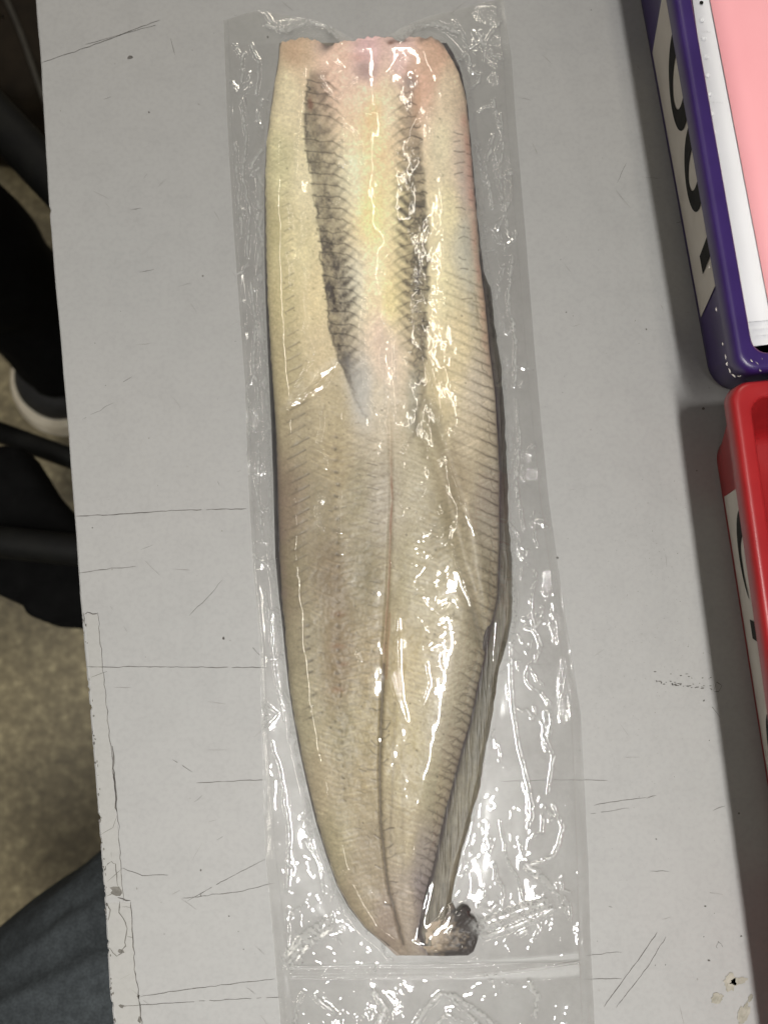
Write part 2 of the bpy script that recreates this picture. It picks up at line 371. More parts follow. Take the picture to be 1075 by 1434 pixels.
# letters: positions given as metres measured from the pixel line used when measuring (a grows away from the viewer)
SH = .052
pb = ((901, 38), (986, 505)); pr = ((935, 23), (1020, 520))
def build_trays():
    zl, zt = .055, .063
    # purple:   base corner row 553, rim corner row 533
    off = float(np.linalg.norm(corner(*pb, 0, 553)[:2] - P(986, 505)[:2]))
    g = lambda a: a + off          # distance from near corner of something measured 'a' above (986,505)
    w1, w2 = .115, .19
    Oh = ring(g(.113), .83, .0198, .42, .0098, .30)
    U = ring(g(.0725), .80, .0170, .37, .0072, .25, 180, 360) + rect(g(.0725) + .0072, .79, g(.0725) + .0170, .985) + rect(g(.0725) - .0170, .79, g(.0725) - .0072, .985)
    T = rect(g(.032), .47, g(.0405), .985)
    tray('letter_tray', 'purple plastic letter tray marked OUT, holding white and pink paper', M['purple'], pb, pr, 553, 531, zl, zt, [Oh, U, T], (g(.0195), g(.156)))
    rb = ((997, 625), (1062, 1040)); rr = ((1011, 560), (1059, 905))
    D = float(np.linalg.norm(corner(*rb, 0, 609)[:2] - P(1062, 1040)[:2]))
    C = ring(D - .084, .86, .0200, .43, .0090, .32, 60, 330, 70, lambda k: min(1, (1 - k) * 5 + .05))
    Pl = rect(D - .0580, .51, D - .0500, .985) + rect(D - .0502, .865, D - .026, .93)
    O2 = ring(D - .002, .88, .0205, .43, .0115, .33)
    tray('letter_tray', 'red plastic letter tray with a worn lettered sticker, empty inside', M['red'], rb, rr, 609, 543, zl, zt, [C, Pl, O2], (D - .1125, D + .055), True)
build_trays()

# papers in the purple tray
r1, r2 = frame_from(*pr, .046)
def sheet_pts(px, py, z, w_, l_, ang=0):
    o = P(px, py, z); c, s_ = cos(radians(ang)), sin(radians(ang))
    e1 = r1 * c + r2 * s_; e2 = r2 * c - r1 * s_; return o, e1, e2
def sheet(px, py, z, w_, l_, m, label, cat, group=None, ang=0, wav=.0006, seed=1):
    o, e1, e2 = sheet_pts(px, py, z, w_, l_, ang)
    nu, nv = 16, 30; top = np.zeros((nv, nu, 3))
    for j in range(nv):
        for i in range(nu):
            u, v = i / (nu - 1), j / (nv - 1)
            q = o + e1 * w_ * u + e2 * l_ * v; q[2] = z + float(fbm(u * 2, v * 2, seed, 2)) * wav * min(1, v * 6); top[j, i] = q
    low = top.copy(); low[..., 2] -= .00012
    G = np.concatenate([low[:, -1:], top[:, ::-1], low[:, :1]], 1)
    ob = link('paper_sheet', grid_mesh(G), m, None, False); tag(ob, label, cat, group); return ob, (o, e1, e2)
o, e1, e2 = sheet_pts(1040, 484, .040, .2, .28)
bm = bmesh.new()
V0 = [bm.verts.new(tuple(q)) for q in [np.r_[(o + e1 * (a * .19 + (.020 if z < .02 else .004)) + e2 * (b * .285 + (.014 if z < .02 else .003)))[:2], z] for z in (.006, .0400) for a, b in ((0, 0), (1, 0), (1, 1), (0, 1))]]
for f in ((3, 2, 1, 0), (4, 5, 6, 7), (0, 1, 5, 4), (1, 2, 6, 5), (2, 3, 7, 6), (3, 0, 4, 7)): bm.faces.new([V0[k] for k in f])
me = bpy.data.meshes.new('mesh'); bm.to_mesh(me); so = link('paper_stack', me, M['paper'], None, False)
tag(so, 'thick stack of white paper filling the purple tray beneath the loose sheets', 'paper stack')
sheet(1045, 486, .0415, .2, .285, M['paper'], 'lowest loose white sheet, its bottom edge sticking out most at the purple tray front', 'paper', 'white sheets in the purple tray', seed=2, wav=.0003)
sheet(1043, 472, .0428, .2, .140, M['paper'], 'short white sheet under the punched sheets, with its far corner showing at the purple rim', 'paper', 'white sheets in the purple tray', seed=3, wav=.0003)
sheet(1042, 463, .0441, .2, .285, M['paper'], 'white sheet directly beneath the punched top sheet in the purple tray', 'paper', 'white sheets in the purple tray', seed=4, wav=.0003)
ps, fr = sheet(1032, 452, .0455, .2, .285, M['paper'], 'white paper sheet with a column of punched holes beside the pink sheet', 'paper', 'white sheets in the purple tray', ang=-1.9, seed=5, wav=.0002)
pk, _ = sheet(1094, 520, .0465, .16, .30, M['pink'], 'pink paper sheet lying on top of the white sheets in the tray', 'paper', ang=.8, seed=6, wav=.0007)
def disc(name, c, r, m, parent, z0, dome=0, n=14):
    vs = [(c[0], c[1], z0 + dome)] + [(c[0] + r * f * cos(2 * pi * k / n), c[1] + r * f * sin(2 * pi * k / n), z0 + dome * (1 - f ** 4)) for f in (.5, .8, 1) for k in range(n)]
    fs = [(0, 1 + k, 1 + (k + 1) % n) for k in range(n)]
    for b in (0, 1):
        fs += [(1 + b * n + k, 1 + (b + 1) * n + k, 1 + (b + 1) * n + (k + 1) % n, 1 + b * n + (k + 1) % n) for k in range(n)]
    return link(name, mesh_from(vs, fs), m, parent)
for k, (hx, hy) in enumerate([(981.6, 3.6), (982.5, 27.6), (984.7, 53.5), (988, 79), (990, 105), (993, 131.6), (995.6, 159), (999, 185), (1002, 211), (1005, 238), (1010, 254)]):
    q = P(hx, hy, .0460)
    disc('punch_hole', q, .00085 if k == 0 else .00112, M['ink'] if k == 0 else M['paper'], ps, .0458 if k else .0460, .0 if k == 0 else .0005)
gh = Flat()
for (x, y, n_) in ((981, 43, 4), (994, 142, 5)):
    for k in range(n_): gh.line([(x + k * 4, y + k * .5), (x + k * 4 + 1.5, y + k * .5)], 1.6, z=.0461)
g = link('printed_marks', mesh_from(gh.v, gh.f), M['ghost'], ps, False); g['kind'] = 'stuff'

# ------------------------------------------------------------------ things under the table's left edge
def tube_mesh(pts, rad, seg=28, sub=10, disp=None, caps=True, flat=1.0):
    pts = np.array(pts, float); rad = np.array(rad, float); k = len(pts)
    t = np.linspace(0, k - 1, (k - 1) * sub + 1); C = np.stack([np.interp(t, range(k), pts[:, i]) for i in range(3)], 1); R = np.interp(t, range(k), rad)
    for _ in range(sub):
        C[1:-1] = (C[:-2] + 2 * C[1:-1] + C[2:]) / 4; R[1:-1] = (R[:-2] + 2 * R[1:-1] + R[2:]) / 4
    T = np.gradient(C, axis=0); T /= np.linalg.norm(T, axis=1)[:, None]
    up = np.array([0, 0, 1.0]) if abs(T[0][2]) < .8 else np.array([0, 1.0, 0])
    A = np.cross(T, up); A /= np.linalg.norm(A, axis=1)[:, None]; B = np.cross(A, T)
    th = np.linspace(0, 2 * pi, seg, endpoint=False)
    d = np.zeros((len(C), seg)) if disp is None else disp(np.linspace(0, 1, len(C))[:, None], th[None, :])
    G = C[:, None] + (R[:, None] + d)[..., None] * (np.cos(th)[None, :, None] * A[:, None] + flat * np.sin(th)[None, :, None] * B[:, None])
    if caps:
        G = np.concatenate([(G[0] * .01 + C[0] * .99)[None], G, (G[-1] * .01 + C[-1] * .99)[None]])
    return grid_mesh(G, True)
def denim_mat():
    m, nt, b, out = mat('blue_grey_denim')
    tc = N(nt, 'ShaderNodeTexCoord')
    n1 = N(nt, 'ShaderNodeTexNoise', Scale=16.0, Detail=5.0); n2 = N(nt, 'ShaderNodeTexNoise', Scale=700.0, Detail=2.0); n3 = N(nt, 'ShaderNodeTexNoise', Scale=150.0, Detail=4.0)
    for n in (n1, n2, n3): nt.links.new(tc.outputs['Object'], n.inputs['Vector'])
    c = ramp(nt, n1.outputs[0], [(.3, (.030, .034, .037)), (.7, (.058, .066, .071))])
    for n, lo in ((n2, .72), (n3, .8)):
        mx = N(nt, 'ShaderNodeMix', _data_type='RGBA', _blend_type='MULTIPLY'); mx.inputs[0].default_value = 1
        nt.links.new(c, mx.inputs[6]); nt.links.new(ramp(nt, n.outputs[0], [(.4, (lo, lo, lo)), (.6, (1, 1, 1))]), mx.inputs[7]); c = mx.outputs[2]
    nt.links.new(c, b.inputs['Base Color']); b.inputs['Roughness'].default_value = .95; b.inputs['Specular IOR Level'].default_value = .1
    bp = N(nt, 'ShaderNodeBump', Strength=.5, Distance=.0006); nt.links.new(n3.outputs[0], bp.inputs['Height']); nt.links.new(bp.outputs[0], b.inputs['Normal'])
    return m
M['denim'] = denim_mat()
# the seated photographer's thigh: a tube whose upper outline runs from (0,1297) to (137,1178)
def denim_disp(s, th):
    c1 = 2.36 - (s - .28) * 1.7
    fold = np.exp(-((th - c1) / .085) ** 2) * .007 - .006 / (1 + np.exp((th - c1 + .12) / .06)) + np.exp(-((th - c1 + .55 - .5 * (s - .4)) / .12) ** 2) * .005 + np.exp(-((th - c1 - .32 - .9 * (s - .45)) / .07) ** 2) * .003 * np.exp(-((s - .52) / .1) ** 2)
    fold2 = np.exp(-((np.mod(th - (1.75 - 1.2 * (s - .5)) + pi, 2 * pi) - pi) / .13) ** 2) * .004 * np.exp(-((s - .5) / .25) ** 2)
    fold3 = np.exp(-((np.mod(th - (.2 + 1.3 * s) + pi, 2 * pi) - pi) / .16) ** 2) * .006
    return fold + fold2 + fold3 + fbm(s * 7 + th * 0, th * 2.2, 21, 3) * .004
a0 = P(-175, 1645, -.27); a1 = P(163, 1356, -.25); a2 = P(433, 1119, -.27)
o = link('person', tube_mesh([a0, a1, a2], [.088, .079, .070], 120, 60, denim_disp), M['denim'])
tag(o, 'seated person in blue-grey jeans, one thigh reaching under the table', 'person')
# person opposite: black trousers and a black shoe with pale sole
pr_ = thing('person', 'person in black trousers and a black shoe with a pale sole', 'person', tuple(P(60, 560, -.75)))
org = np.array(pr_.location)
tr = [P(90, 494, -.66), P(14, 400, -.52), P(-60, 320, -.36), P(-220, 250, -.2)]
link('trouser_leg', tube_mesh(np.array(tr) - org, [.066, .068, .066, .062], 40, 12, lambda s, th: fbm(s * 6 + th * 0, th * 1.5, 31, 3) * .010), M['black_cloth'], pr_)
def shoe_ring(sx, sy, z, dx=0, dy=0):
    c = P(96, 536, -.75); q = []
    for k in range(40):
        a = 2 * pi * k / 40; r = 1 + .08 * cos(a * 2)
        u, v = sx * cos(a) * (1.0), sy * sin(a)
        ang = radians(12); q.append((c[0] + dx + u * cos(ang) - v * sin(ang), c[1] + dy + u * sin(ang) + v * cos(ang), z))
    return q
sole = np.array([shoe_ring(.066, .070, -.7495), shoe_ring(.078, .084, -.747), shoe_ring(.079, .085, -.737), shoe_ring(.074, .079, -.735), shoe_ring(.075, .080, -.724), shoe_ring(.069, .073, -.719), shoe_ring(.02, .02, -.722)]) - org
up = np.array([shoe_ring(.061, .065, -.724), shoe_ring(.060, .063, -.705), shoe_ring(.048, .050, -.686), shoe_ring(.02, .02, -.676), shoe_ring(.001, .001, -.675)]) - org
sh = link('shoe', grid_mesh(up, True), M['shoe_upper'], pr_); link('sole', grid_mesh(sole, True), M['shoe_sole'], sh)
# black chair
ch = thing('chair', 'black metal framed chair with a dark padded seat, half hidden by the table', 'chair', tuple(P(40, 760, -.75)))
org = np.array(ch.location)
def bar(p, q, z0, z1, r, name='frame_bar'):
    link(name, tube_mesh(np.array([P(*p, z0), P(*q, z1)]) - org, [r, r], 14, 4), M['black_metal'], ch)
bar((-140, 22), (230, 415), -.28, -.28, .0205)
bar((-60, 584), (200, 678), -.42, -.42, .0112)
bar((-60, 752), (240, 786), -.27, -.27, .0135)
bar((-120, 20), (-160, -60), -.28, -.75, .012, 'leg'); bar((-62, 590), (-75, 596), -.28, -.75, .012, 'leg'); bar((226, 410), (215, 420), -.28, -.75, .012, 'leg'); bar((238, 786), (225, 780), -.28, -.75, .012, 'leg')
# padded seat: outline follows the dark mass
out = [(-90, 640), (0, 622), (25, 624), (40, 640), (55, 664), (72, 692), (104, 728), (140, 760), (190, 800), (170, 870), (115, 882), (84, 880), (62, 872), (43, 864), (37, 852), (22, 845), (0, 835), (-60, 815), (-110, 740)]
oc = np.array([P(x, y, -.315) for x, y in out]); n = len(oc); tt = np.linspace(0, n, 120, endpoint=False)
oc = np.stack([np.interp(tt, np.arange(n + 1), np.r_[oc[:, i], oc[0, i]]) for i in range(3)], 1)
cc = oc.mean(0)
rg = []
for f, z in ((.02, -.345), (.9, -.345), (.98, -.338), (1, -.326), (.985, -.315), (.93, -.307), (.8, -.302), (.5, -.299), (.02, -.297)):
    q = cc + (oc - cc) * f; q[:, 2] = z; rg.append(q)
link('seat', grid_mesh(np.array(rg) - org, True), M['black_cloth'], ch)
# dark box-like bag at the far end, brown, with a faint strap
bg = thing('bag', 'dark brown bag standing on the floor beside the table at the far end', 'bag', tuple(P(10, 60, -.75)))
org = np.array(bg.location)
M['brown'] = noise_mat('dark_brown_fabric', (.010, .007, .004), (.020, .014, .008), 30, .85, .2, bump=.2)
og = [(-120, -160), (80, -160), (70, -20), (66, 60), (60, 128), (30, 142), (-10, 128), (-120, 118)]
og = np.array([P(x, y, -.55) for x, y in og]); cc = og.mean(0); rg = []
for f, z in ((.9, -.749), (1, -.73), (1, -.58), (.96, -.555), (.85, -.548), (.02, -.545)):
    q = cc + (og - cc) * f; q[:, 2] = z; rg.append(q)
link('bag_body', grid_mesh(np.array(rg) - org, True), M['brown'], bg)
M['strap'] = noise_mat('grey_strap', (.03, .026, .02), (.045, .04, .03), 60, .8)
link('strap', tube_mesh(np.array([P(5, -10, -.541), P(28, 40, -.539), P(50, 105, -.541), P(66, 150, -.552)]) - org, [.0035] * 4, 10, 6), M['strap'], bg)

# ================================================================== the fish
X0, Y0, S = 290, -20, 2
CW, CHH = 570 * S, 1500 * S
gx = X0 + np.arange(CW) / S; gy = Y0 + np.arange(CHH) / S
X, Y = np.meshgrid(gx, gy); X = X.astype(np.float32); Y = Y.astype(np.float32)
def samp(C, x, y):
    fx = np.clip((x - X0) * S, 0, CW - 1.001); fy = np.clip((y - Y0) * S, 0, CHH - 1.001)
    i = fx.astype(int); j = fy.astype(int); a = fx - i; b = fy - j
    if C.ndim == 3: a = a[..., None]; b = b[..., None]
    return (C[j, i] * (1 - a) + C[j, i + 1] * a) * (1 - b) + (C[j + 1, i] * (1 - a) + C[j + 1, i + 1] * a) * b
def box(C, r):
    k = 2 * r + 1
    for ax in (0, 1):
        pad = [(0, 0)] * C.ndim; pad[ax] = (r + 1, r)
        cs = np.cumsum(np.pad(C, pad, mode='edge').astype(np.float64), axis=ax)
        n = C.shape[ax]
        C = ((np.take(cs, range(k, k + n), ax) - np.take(cs, range(0, n), ax)) / k).astype(np.float32)
    return C
def stroke(C, pts, wid, amp, mode='max', w_end=None, a_end=None, jit=0):
    """gaussian-profile polyline painted into C (wid = sigma in photo px)"""
    pts = [(x + random.gauss(0, jit), y + random.gauss(0, jit)) for x, y in pts]
    n = len(pts) - 1; tot = sum(math.dist(pts[k], pts[k + 1]) for k in range(n)) or 1; run = 0
    for k in range(n):
        (x1, y1), (x2, y2) = pts[k], pts[k + 1]; L = math.dist(pts[k], pts[k + 1]) or 1e-6
        m = 3 * max(wid, w_end or 0) + 1
        i0 = max(int((min(x1, x2) - m - X0) * S), 0); i1 = min(int((max(x1, x2) + m - X0) * S) + 1, CW)
        j0 = max(int((min(y1, y2) - m - Y0) * S), 0); j1 = min(int((max(y1, y2) + m - Y0) * S) + 1, CHH)
        if i1 <= i0 or j1 <= j0: continue
        xx = X[j0:j1, i0:i1]; yy = Y[j0:j1, i0:i1]
        t = np.clip(((xx - x1) * (x2 - x1) + (yy - y1) * (y2 - y1)) / (L * L), 0, 1)
        d2 = (xx - x1 - t * (x2 - x1)) ** 2 + (yy - y1 - t * (y2 - y1)) ** 2
        g = (run + t * L) / tot
        ww = wid if w_end is None else wid + (w_end - wid) * g
        aa = amp if a_end is None else amp + (a_end - amp) * g
        v = aa * np.exp(-d2 / (2 * ww * ww))
        if mode == 'max': C[j0:j1, i0:i1] = np.maximum(C[j0:j1, i0:i1], v)
        else: C[j0:j1, i0:i1] += v
        run += L
def wig(pts, k=4, a=.8):
    out = []
    for (x1, y1), (x2, y2) in zip(pts[:-1], pts[1:]):
        for t in range(k): out.append((x1 + (x2 - x1) * t / k + random.gauss(0, a), y1 + (y2 - y1) * t / k + random.gauss(0, a)))
    out.append(pts[-1]); return out

Lf = poly_interp([(40, 397), (52, 395), (60, 392), (80, 391), (100, 388), (130, 383), (160, 379), (200, 374), (250, 372), (360, 373), (420, 375), (480, 378), (540, 382), (600, 386), (660, 388), (720, 389.5), (780, 391), (840, 395), (880, 399), (920, 402), (960, 406), (1000, 412), (1050, 421), (1100, 432), (1150, 444), (1200, 459), (1240, 473), (1270, 489), (1300, 512), (1320, 536), (1340, 556)])
Rf = poly_interp([(40, 612), (52, 616), (60, 624), (75, 634), (94, 642), (141, 652), (193, 658), (257, 663), (325, 669), (366, 672), (425, 680), (490, 686), (554, 694), (618, 698), (661, 700), (758, 700), (836, 697), (904, 683), (961, 670), (1013, 659), (1058, 646), (1103, 635), (1175, 618), (1238, 604), (1282, 593), (1305, 588), (1340, 600)])
Ls = lambda y: Lf(y) - np.interp(y, [40, 200, 320, 480, 600, 780, 860, 940, 1150, 1300], [1, 1, 2.2, 3.5, 6.0, 5.5, 3.5, 2.2, 2.2, 1])
Rs = poly_interp([(40, 612.5), (60, 625), (94, 644), (141, 653.5), (257, 664.5), (340, 671.5), (380, 677), (404, 687), (450, 692), (490, 697), (520, 702), (580, 706), (660, 710), (730, 712), (784, 716), (820, 717), (862, 717), (900, 709), (940, 698), (992, 690), (1045, 681), (1103, 671), (1151, 658), (1209, 642), (1248, 634), (1267, 631), (1290, 626), (1340, 610)])
Cm = poly_interp([(540, 541), (600, 546), (700, 548), (830, 543), (900, 538), (1000, 534), (1080, 531.5), (1150, 533), (1230, 541), (1290, 556), (1335, 568)])
BLo = poly_interp([(95, 434), (150, 427), (200, 427), (240, 435), (300, 444), (350, 449), (400, 455), (450, 461), (480, 467), (510, 477), (540, 489), (580, 503)])
BLi = poly_interp([(95, 462), (120, 458), (170, 465), (220, 472), (270, 478), (320, 485), (380, 491), (430, 496), (470, 494), (520, 498), (580, 506)])
BRi = poly_interp([(90, 566), (120, 560), (214, 560), (290, 558), (360, 560), (440, 566), (500, 575), (540, 579), (600, 579)])
BRo = poly_interp([(90, 580), (150, 583), (214, 591), (290, 597), (360, 600), (440, 598), (500, 596), (540, 591), (600, 581)])
L_, R_ = Lf(gy)[:, None], Rf(gy)[:, None]
n_lo = fbm(X / 34, Y / 42, 1); n_mid = fbm(X / 11, Y / 13, 2); n_hi = fbm(X / 3.2, Y / 3.6, 3, 3); n_f = fbm(X / 1.4, Y / 1.5, 4, 2)
warp = 2.2 * fbm(X / 14, Y / 14, 40, 3)
def sstep(a, b, x): t = np.clip((x - a) / (b - a), 0, 1); return t * t * (3 - 2 * t)

# --- flesh colour (reflectance read from the photo by eye, smoothed between key spots)
KEY = '''410 62 190 160 125;400 130 205 188 146;392 230 190 178 132;430 250 212 196 152;420 350 204 188 140;398 420 180 164 118;440 420 206 186 138;400 500 168 152 112;450 480 194 174 132;385 330 178 164 118
515 70 222 180 168;470 80 216 180 150;560 75 214 178 160;512 98 196 160 150;510 130 238 208 166;522 200 238 206 150;522 160 236 198 140;490 250 234 220 174;522 300 240 214 146;550 300 234 216 158;520 400 234 212 162;500 400 228 216 178;545 420 228 208 146;530 470 222 196 162;540 500 215 192 160;510 540 204 194 170;530 560 206 190 156;545 150 232 210 166
610 75 204 164 132;595 110 198 158 128;625 130 204 182 146;620 200 208 192 152;625 300 213 197 150;620 400 214 198 150;650 350 192 182 152;640 480 208 188 142;620 540 198 178 132;670 540 192 176 146;602 600 172 156 116;660 620 198 178 136;684 700 188 172 138;645 660 176 156 116;660 250 202 172 148;645 200 204 180 150
420 600 166 148 108;470 580 178 158 114;470 650 174 153 108;410 700 150 130 96;450 700 160 143 104;500 700 170 154 114;535 700 188 172 138;580 680 190 174 134;620 740 164 148 108;460 800 146 127 92;410 800 152 136 97;510 800 162 146 106;580 800 186 170 126;625 830 192 176 132;670 830 172 156 118
430 900 168 152 112;475 920 156 135 96;520 920 176 155 110;570 930 194 172 118;630 920 198 182 142;430 1000 184 168 124;480 1020 172 156 112;510 1020 182 162 112;570 1030 198 177 122;620 1020 196 180 140;450 1100 188 168 124;510 1100 184 163 116;570 1100 198 178 128;600 1100 192 176 132;470 1180 180 163 118;520 1200 174 154 114;570 1180 198 178 132;500 1260 176 156 116;545 1290 166 144 114;570 1260 182 162 128;588 1240 160 144 126;590 1200 172 156 130'''
K = np.array([[float(v) for v in e.split()] for e in KEY.replace('\n', ';').split(';')])
KC = lin(K[:, 2:]) / np.interp(K[:, 1], [60, 600, 1250], [.97, 1.1, 1.35])[:, None] * np.stack([np.interp(K[:, 1], [500, 720], c) for c in ((1.29, .975), (1.37, 1.025), (1.64, 1.22))], -1)
kk_ = (np.abs(K[:, 0] - np.interp(K[:, 1], [60, 560], [516, 540])) < 40) & (K[:, 1] < 580)
KC[kk_] *= np.array([.93, .92, .93]); KC[(K[:, 1] > 560)] *= np.array([.98, 1.01, 1.12])
ly, lx = np.meshgrid(np.arange(Y0, Y0 + 1500, 8), np.arange(X0, X0 + 570, 6), indexing='ij')
num = np.zeros(ly.shape + (3,)); den = np.zeros(ly.shape)
for (kx, ky), kc in zip(K[:, :2], KC):
    d2 = ((lx - kx) / 14) ** 2 + ((ly - ky) / 34) ** 2; ww = 1 / (d2 + .25) ** 1.7
    num += ww[..., None] * kc; den += ww
low = num / den[..., None]
fy = (Y - Y0) / 8; fx = (X - X0) / 6
i = np.clip(fx.astype(int), 0, low.shape[1] - 2); j = np.clip(fy.astype(int), 0, low.shape[0] - 2)
a = np.clip(fx - i, 0, 1)[..., None]; b = np.clip(fy - j, 0, 1)[..., None]
ALB = ((low[j, i] * (1 - a) + low[j, i + 1] * a) * (1 - b) + (low[j + 1, i] * (1 - a) + low[j + 1, i + 1] * a) * b).astype(np.float32)
del a, b, fx, fy, i, j
fleck = np.clip(fbm(X / 5.5 + .5 * n_mid, Y / 4.2, 45, 3) - .12, 0, 1) * np.clip(.6 + n_lo, 0, 1.5)
ALB *= (1 + .06 * n_lo + .12 * n_mid + .14 * n_hi + .09 * n_f + .34 * fleck)[..., None]
# muscle segments: pale and darker chevrons about every 16 px
PER = 16.3
upper = 1 - sstep(520, 600, Y)
cL = np.where(Y < 540, 500, 475); slope = np.where(X < Cm(gy)[:, None], np.where(X < cL, -.40, .24), np.where(X < 612, -.34, .48))
ph = (Y + slope * (X - cL) + warp * 1.2) / PER * 2 * pi
seg = np.sin(ph) * .35 + np.sin(ph * 2 + 1) * .2
fr_ = np.mod(ph / (2 * pi), 1); sept = -np.exp(-((fr_ - .35) / .085) ** 2) + .8 * np.exp(-((fr_ - .55) / .09) ** 2)
seg = seg + .9 * sept * np.clip(.65 + 1.1 * n_mid + .6 * n_lo, 0, 1.4)
keel_d = np.abs(X - np.interp(gy, [60, 250, 400, 560], [516, 521, 527, 540])[:, None])
ph2 = (Y - .95 * keel_d + warp) / PER * 2 * pi
segk = np.sin(ph2) * .5 + .3 * np.sin(2 * ph2)
in_keel = ((X > BLi(gy)[:, None]) & (X < BRi(gy)[:, None])) * upper
lowm0 = sstep(560, 640, Y)
ALB *= (1 + ((.06 + .07 * lowm0) * seg * (1 - in_keel) + .045 * segk * in_keel) * np.clip(.75 + 1.2 * n_lo, .25, 1.6))[..., None]

def blend(mask, col):
    global ALB
    mask = np.clip(mask, 0, 1).astype(np.float32)[..., None]
    ALB = ALB * (1 - mask) + np.array(col, np.float32) * mask
Z1 = lambda: np.zeros((CHH, CW), np.float32)
# dark cavity lining bands
def band(lo, hi, soft_l, soft_r, y0, y1, y2, y3):
    m = sstep(-soft_l, soft_l * .4, X - lo(gy)[:, None] + warp * 1.6) * sstep(-soft_r, soft_r * .6, hi(gy)[:, None] - X + warp * 2.2)
    return m * sstep(y0, y1, Y) * (1 - sstep(y2, y3, Y))
mL = band(BLo, BLi, 3, 15, 88, 110, 520, 585); mR = band(BRi, BRo, 15, 5, 84, 120, 500, 600)
tone = np.clip(.82 + .5 * n_mid + .34 * n_hi + .25 * n_lo, .12, 1.05)
fadeL = np.interp(gy, [90, 110, 130, 250, 330, 420, 500, 540, 580], [.55, .72, .74, .78, .88, .96, .90, .6, .2])[:, None]
fadeR = np.interp(gy, [90, 130, 200, 290, 330, 400, 450, 520, 590], [.35, .45, .72, .88, .90, .92, .88, .78, .35])[:, None]
comb = .5 + .5 * np.sin((Y - .8 * keel_d + warp * 1.5) / PER * 2 * pi)
tL = np.clip((X - BLo(gy)[:, None]) / np.maximum(BLi(gy) - BLo(gy), 6)[:, None], 0, 1.4); tR = np.clip((BRo(gy)[:, None] - X) / np.maximum(BRo(gy) - BRi(gy), 6)[:, None], 0, 1.4)
combL = 1 - (1 - comb) * sstep(.45, 1.1, tL) * .85; combR = 1 - (1 - comb) * sstep(.4, 1.0, tR) * .85
blend(mL * tone * fadeL * combL, (.078, .064, .056)); blend(mR * tone * fadeR * combR, (.082, .069, .060))
# bluish thin lining where the bands end
m = np.exp(-((X - np.interp(gy, [480, 600], [488, 512])[:, None]) / 13) ** 2) * sstep(480, 525, Y) * (1 - sstep(570, 620, Y)); blend(m * .45, (.40, .40, .39))
m = np.exp(-((X - 578) / 10) ** 2) * sstep(500, 540, Y) * (1 - sstep(590, 620, Y)); blend(m * .4, (.36, .38, .36))
# veins
v = Z1(); vs = Z1()
y = 112.0; k = 0
while y < 520:
    xo, xi = float(BLo(y)), float(BLi(y)); f = min(1, (530 - y) / 60)
    bend = random.uniform(-3, 3)
    if random.random() < .92:
        stroke(v, wig([(xo + random.uniform(-3, 2), y + random.uniform(-1, 1)), (xo + (xi - xo) * .5, y + 2 + bend), (xi - 2, y + 3)], 3, .7), .75, random.uniform(.5, .95) * f, a_end=.55 * f)
        stroke(v, wig([(xi - 4, y + 2), (xi + 9, y + 10), (xi + 22, y + 22)], 3, .5), .9, .75 * f, w_end=1.8, a_end=.05)
    if random.random() < .5: stroke(v, wig([(xo, y), (xo + random.uniform(-2, 4), y + 8), (xo + 2, y + 14)], 3, .8), .8, random.uniform(.5, .95) * f)
    for q in (.33, .66): stroke(vs, [(xi - 8, y + PER * q - 3), (xi + 7, y + 8 + PER * q), (xi + 16, y + 17 + PER * q)], 1.6, .42 * f, a_end=.02, w_end=2.6)
    stroke(v, [(xo - 2, y - .5), (xo + 2, y)], 1.0, .8 * f)
    y += PER * random.uniform(.9, 1.1)
y = 128.0
while y < 580:
    xi, xo = float(BRi(y)), float(BRo(y)); f = min(1, (600 - y) / 60); bend = random.uniform(-4, 3)
    stroke(v, wig([(xo + random.uniform(-4, 4), y + random.uniform(-1, 2)), (xi + (xo - xi) * .5, y - 1 + bend), (xi + 4, y + 3)], 3, .9), .75, random.uniform(.55, .98) * f, a_end=.6 * f)
    if y < 480:
        stroke(v, wig([(xi + 5, y + 2), (xi - 6, y + 9), (xi - 18, y + 20)], 3, .5), .9, .62 * f, w_end=1.8, a_end=.03)
        stroke(vs, [(xi + 7, y + 6), (xi - 5, y + 15), (xi - 12, y + 23)], 1.7, .38 * f, a_end=.02, w_end=2.4)
    if random.random() < .45:
        a = random.uniform(0, 6); stroke(v, [(xo - 3 + 5 * cos(a + q * .9), y + 3 * sin(a + q * .9) - 2) for q in range(5)], .8, random.uniform(.6, .95) * f)
    if random.random() < .4: stroke(v, wig([(xi + (xo - xi) * .6, y), (xi + (xo - xi) * .4, y + 9), (xi + (xo - xi) * .65, y + 16)], 3, 1), .8, .6 * f)
    y += PER * random.uniform(.88, 1.1)
blend(vs * .6, (.20, .17, .14)); blend(v * .86, (.045, .038, .034))
# short ticks across the fillets
v = Z1(); d = Z1()
y = 205.0
while y < 1010:
    x = np.interp(y, [200, 300, 420, 520, 650, 760, 900, 1000], [394, 396, 400, 402, 408, 410, 424, 433]); L = np.interp(y, [200, 420, 560, 700, 860, 1000], [8, 12, 24, 24, 10, 8]); f = np.interp(y, [200, 330, 560, 1000], [.35, .7, .8, .6])
    if random.random() < .9:
        x += random.gauss(0, 2)
        stroke(v, wig([(x, y + L * .42), (x + L * .5, y + L * .16), (x + L, y - L * .12)], 2, .25), .75, random.uniform(.35, .75) * f, a_end=random.uniform(.4, 1) * f)
        if y > 540: stroke(d, [(x - 4, y + L * .5), (x + L * .6, y), (x + L + 34, y - 17)], 1.3, .55, a_end=.08)
        if y > 850: stroke(v, [(x + L - 3, y + 1), (x + L + 1, y - .5)], 1.2, .7)
    y += PER * random.uniform(.93, 1.07)
y = 612.0
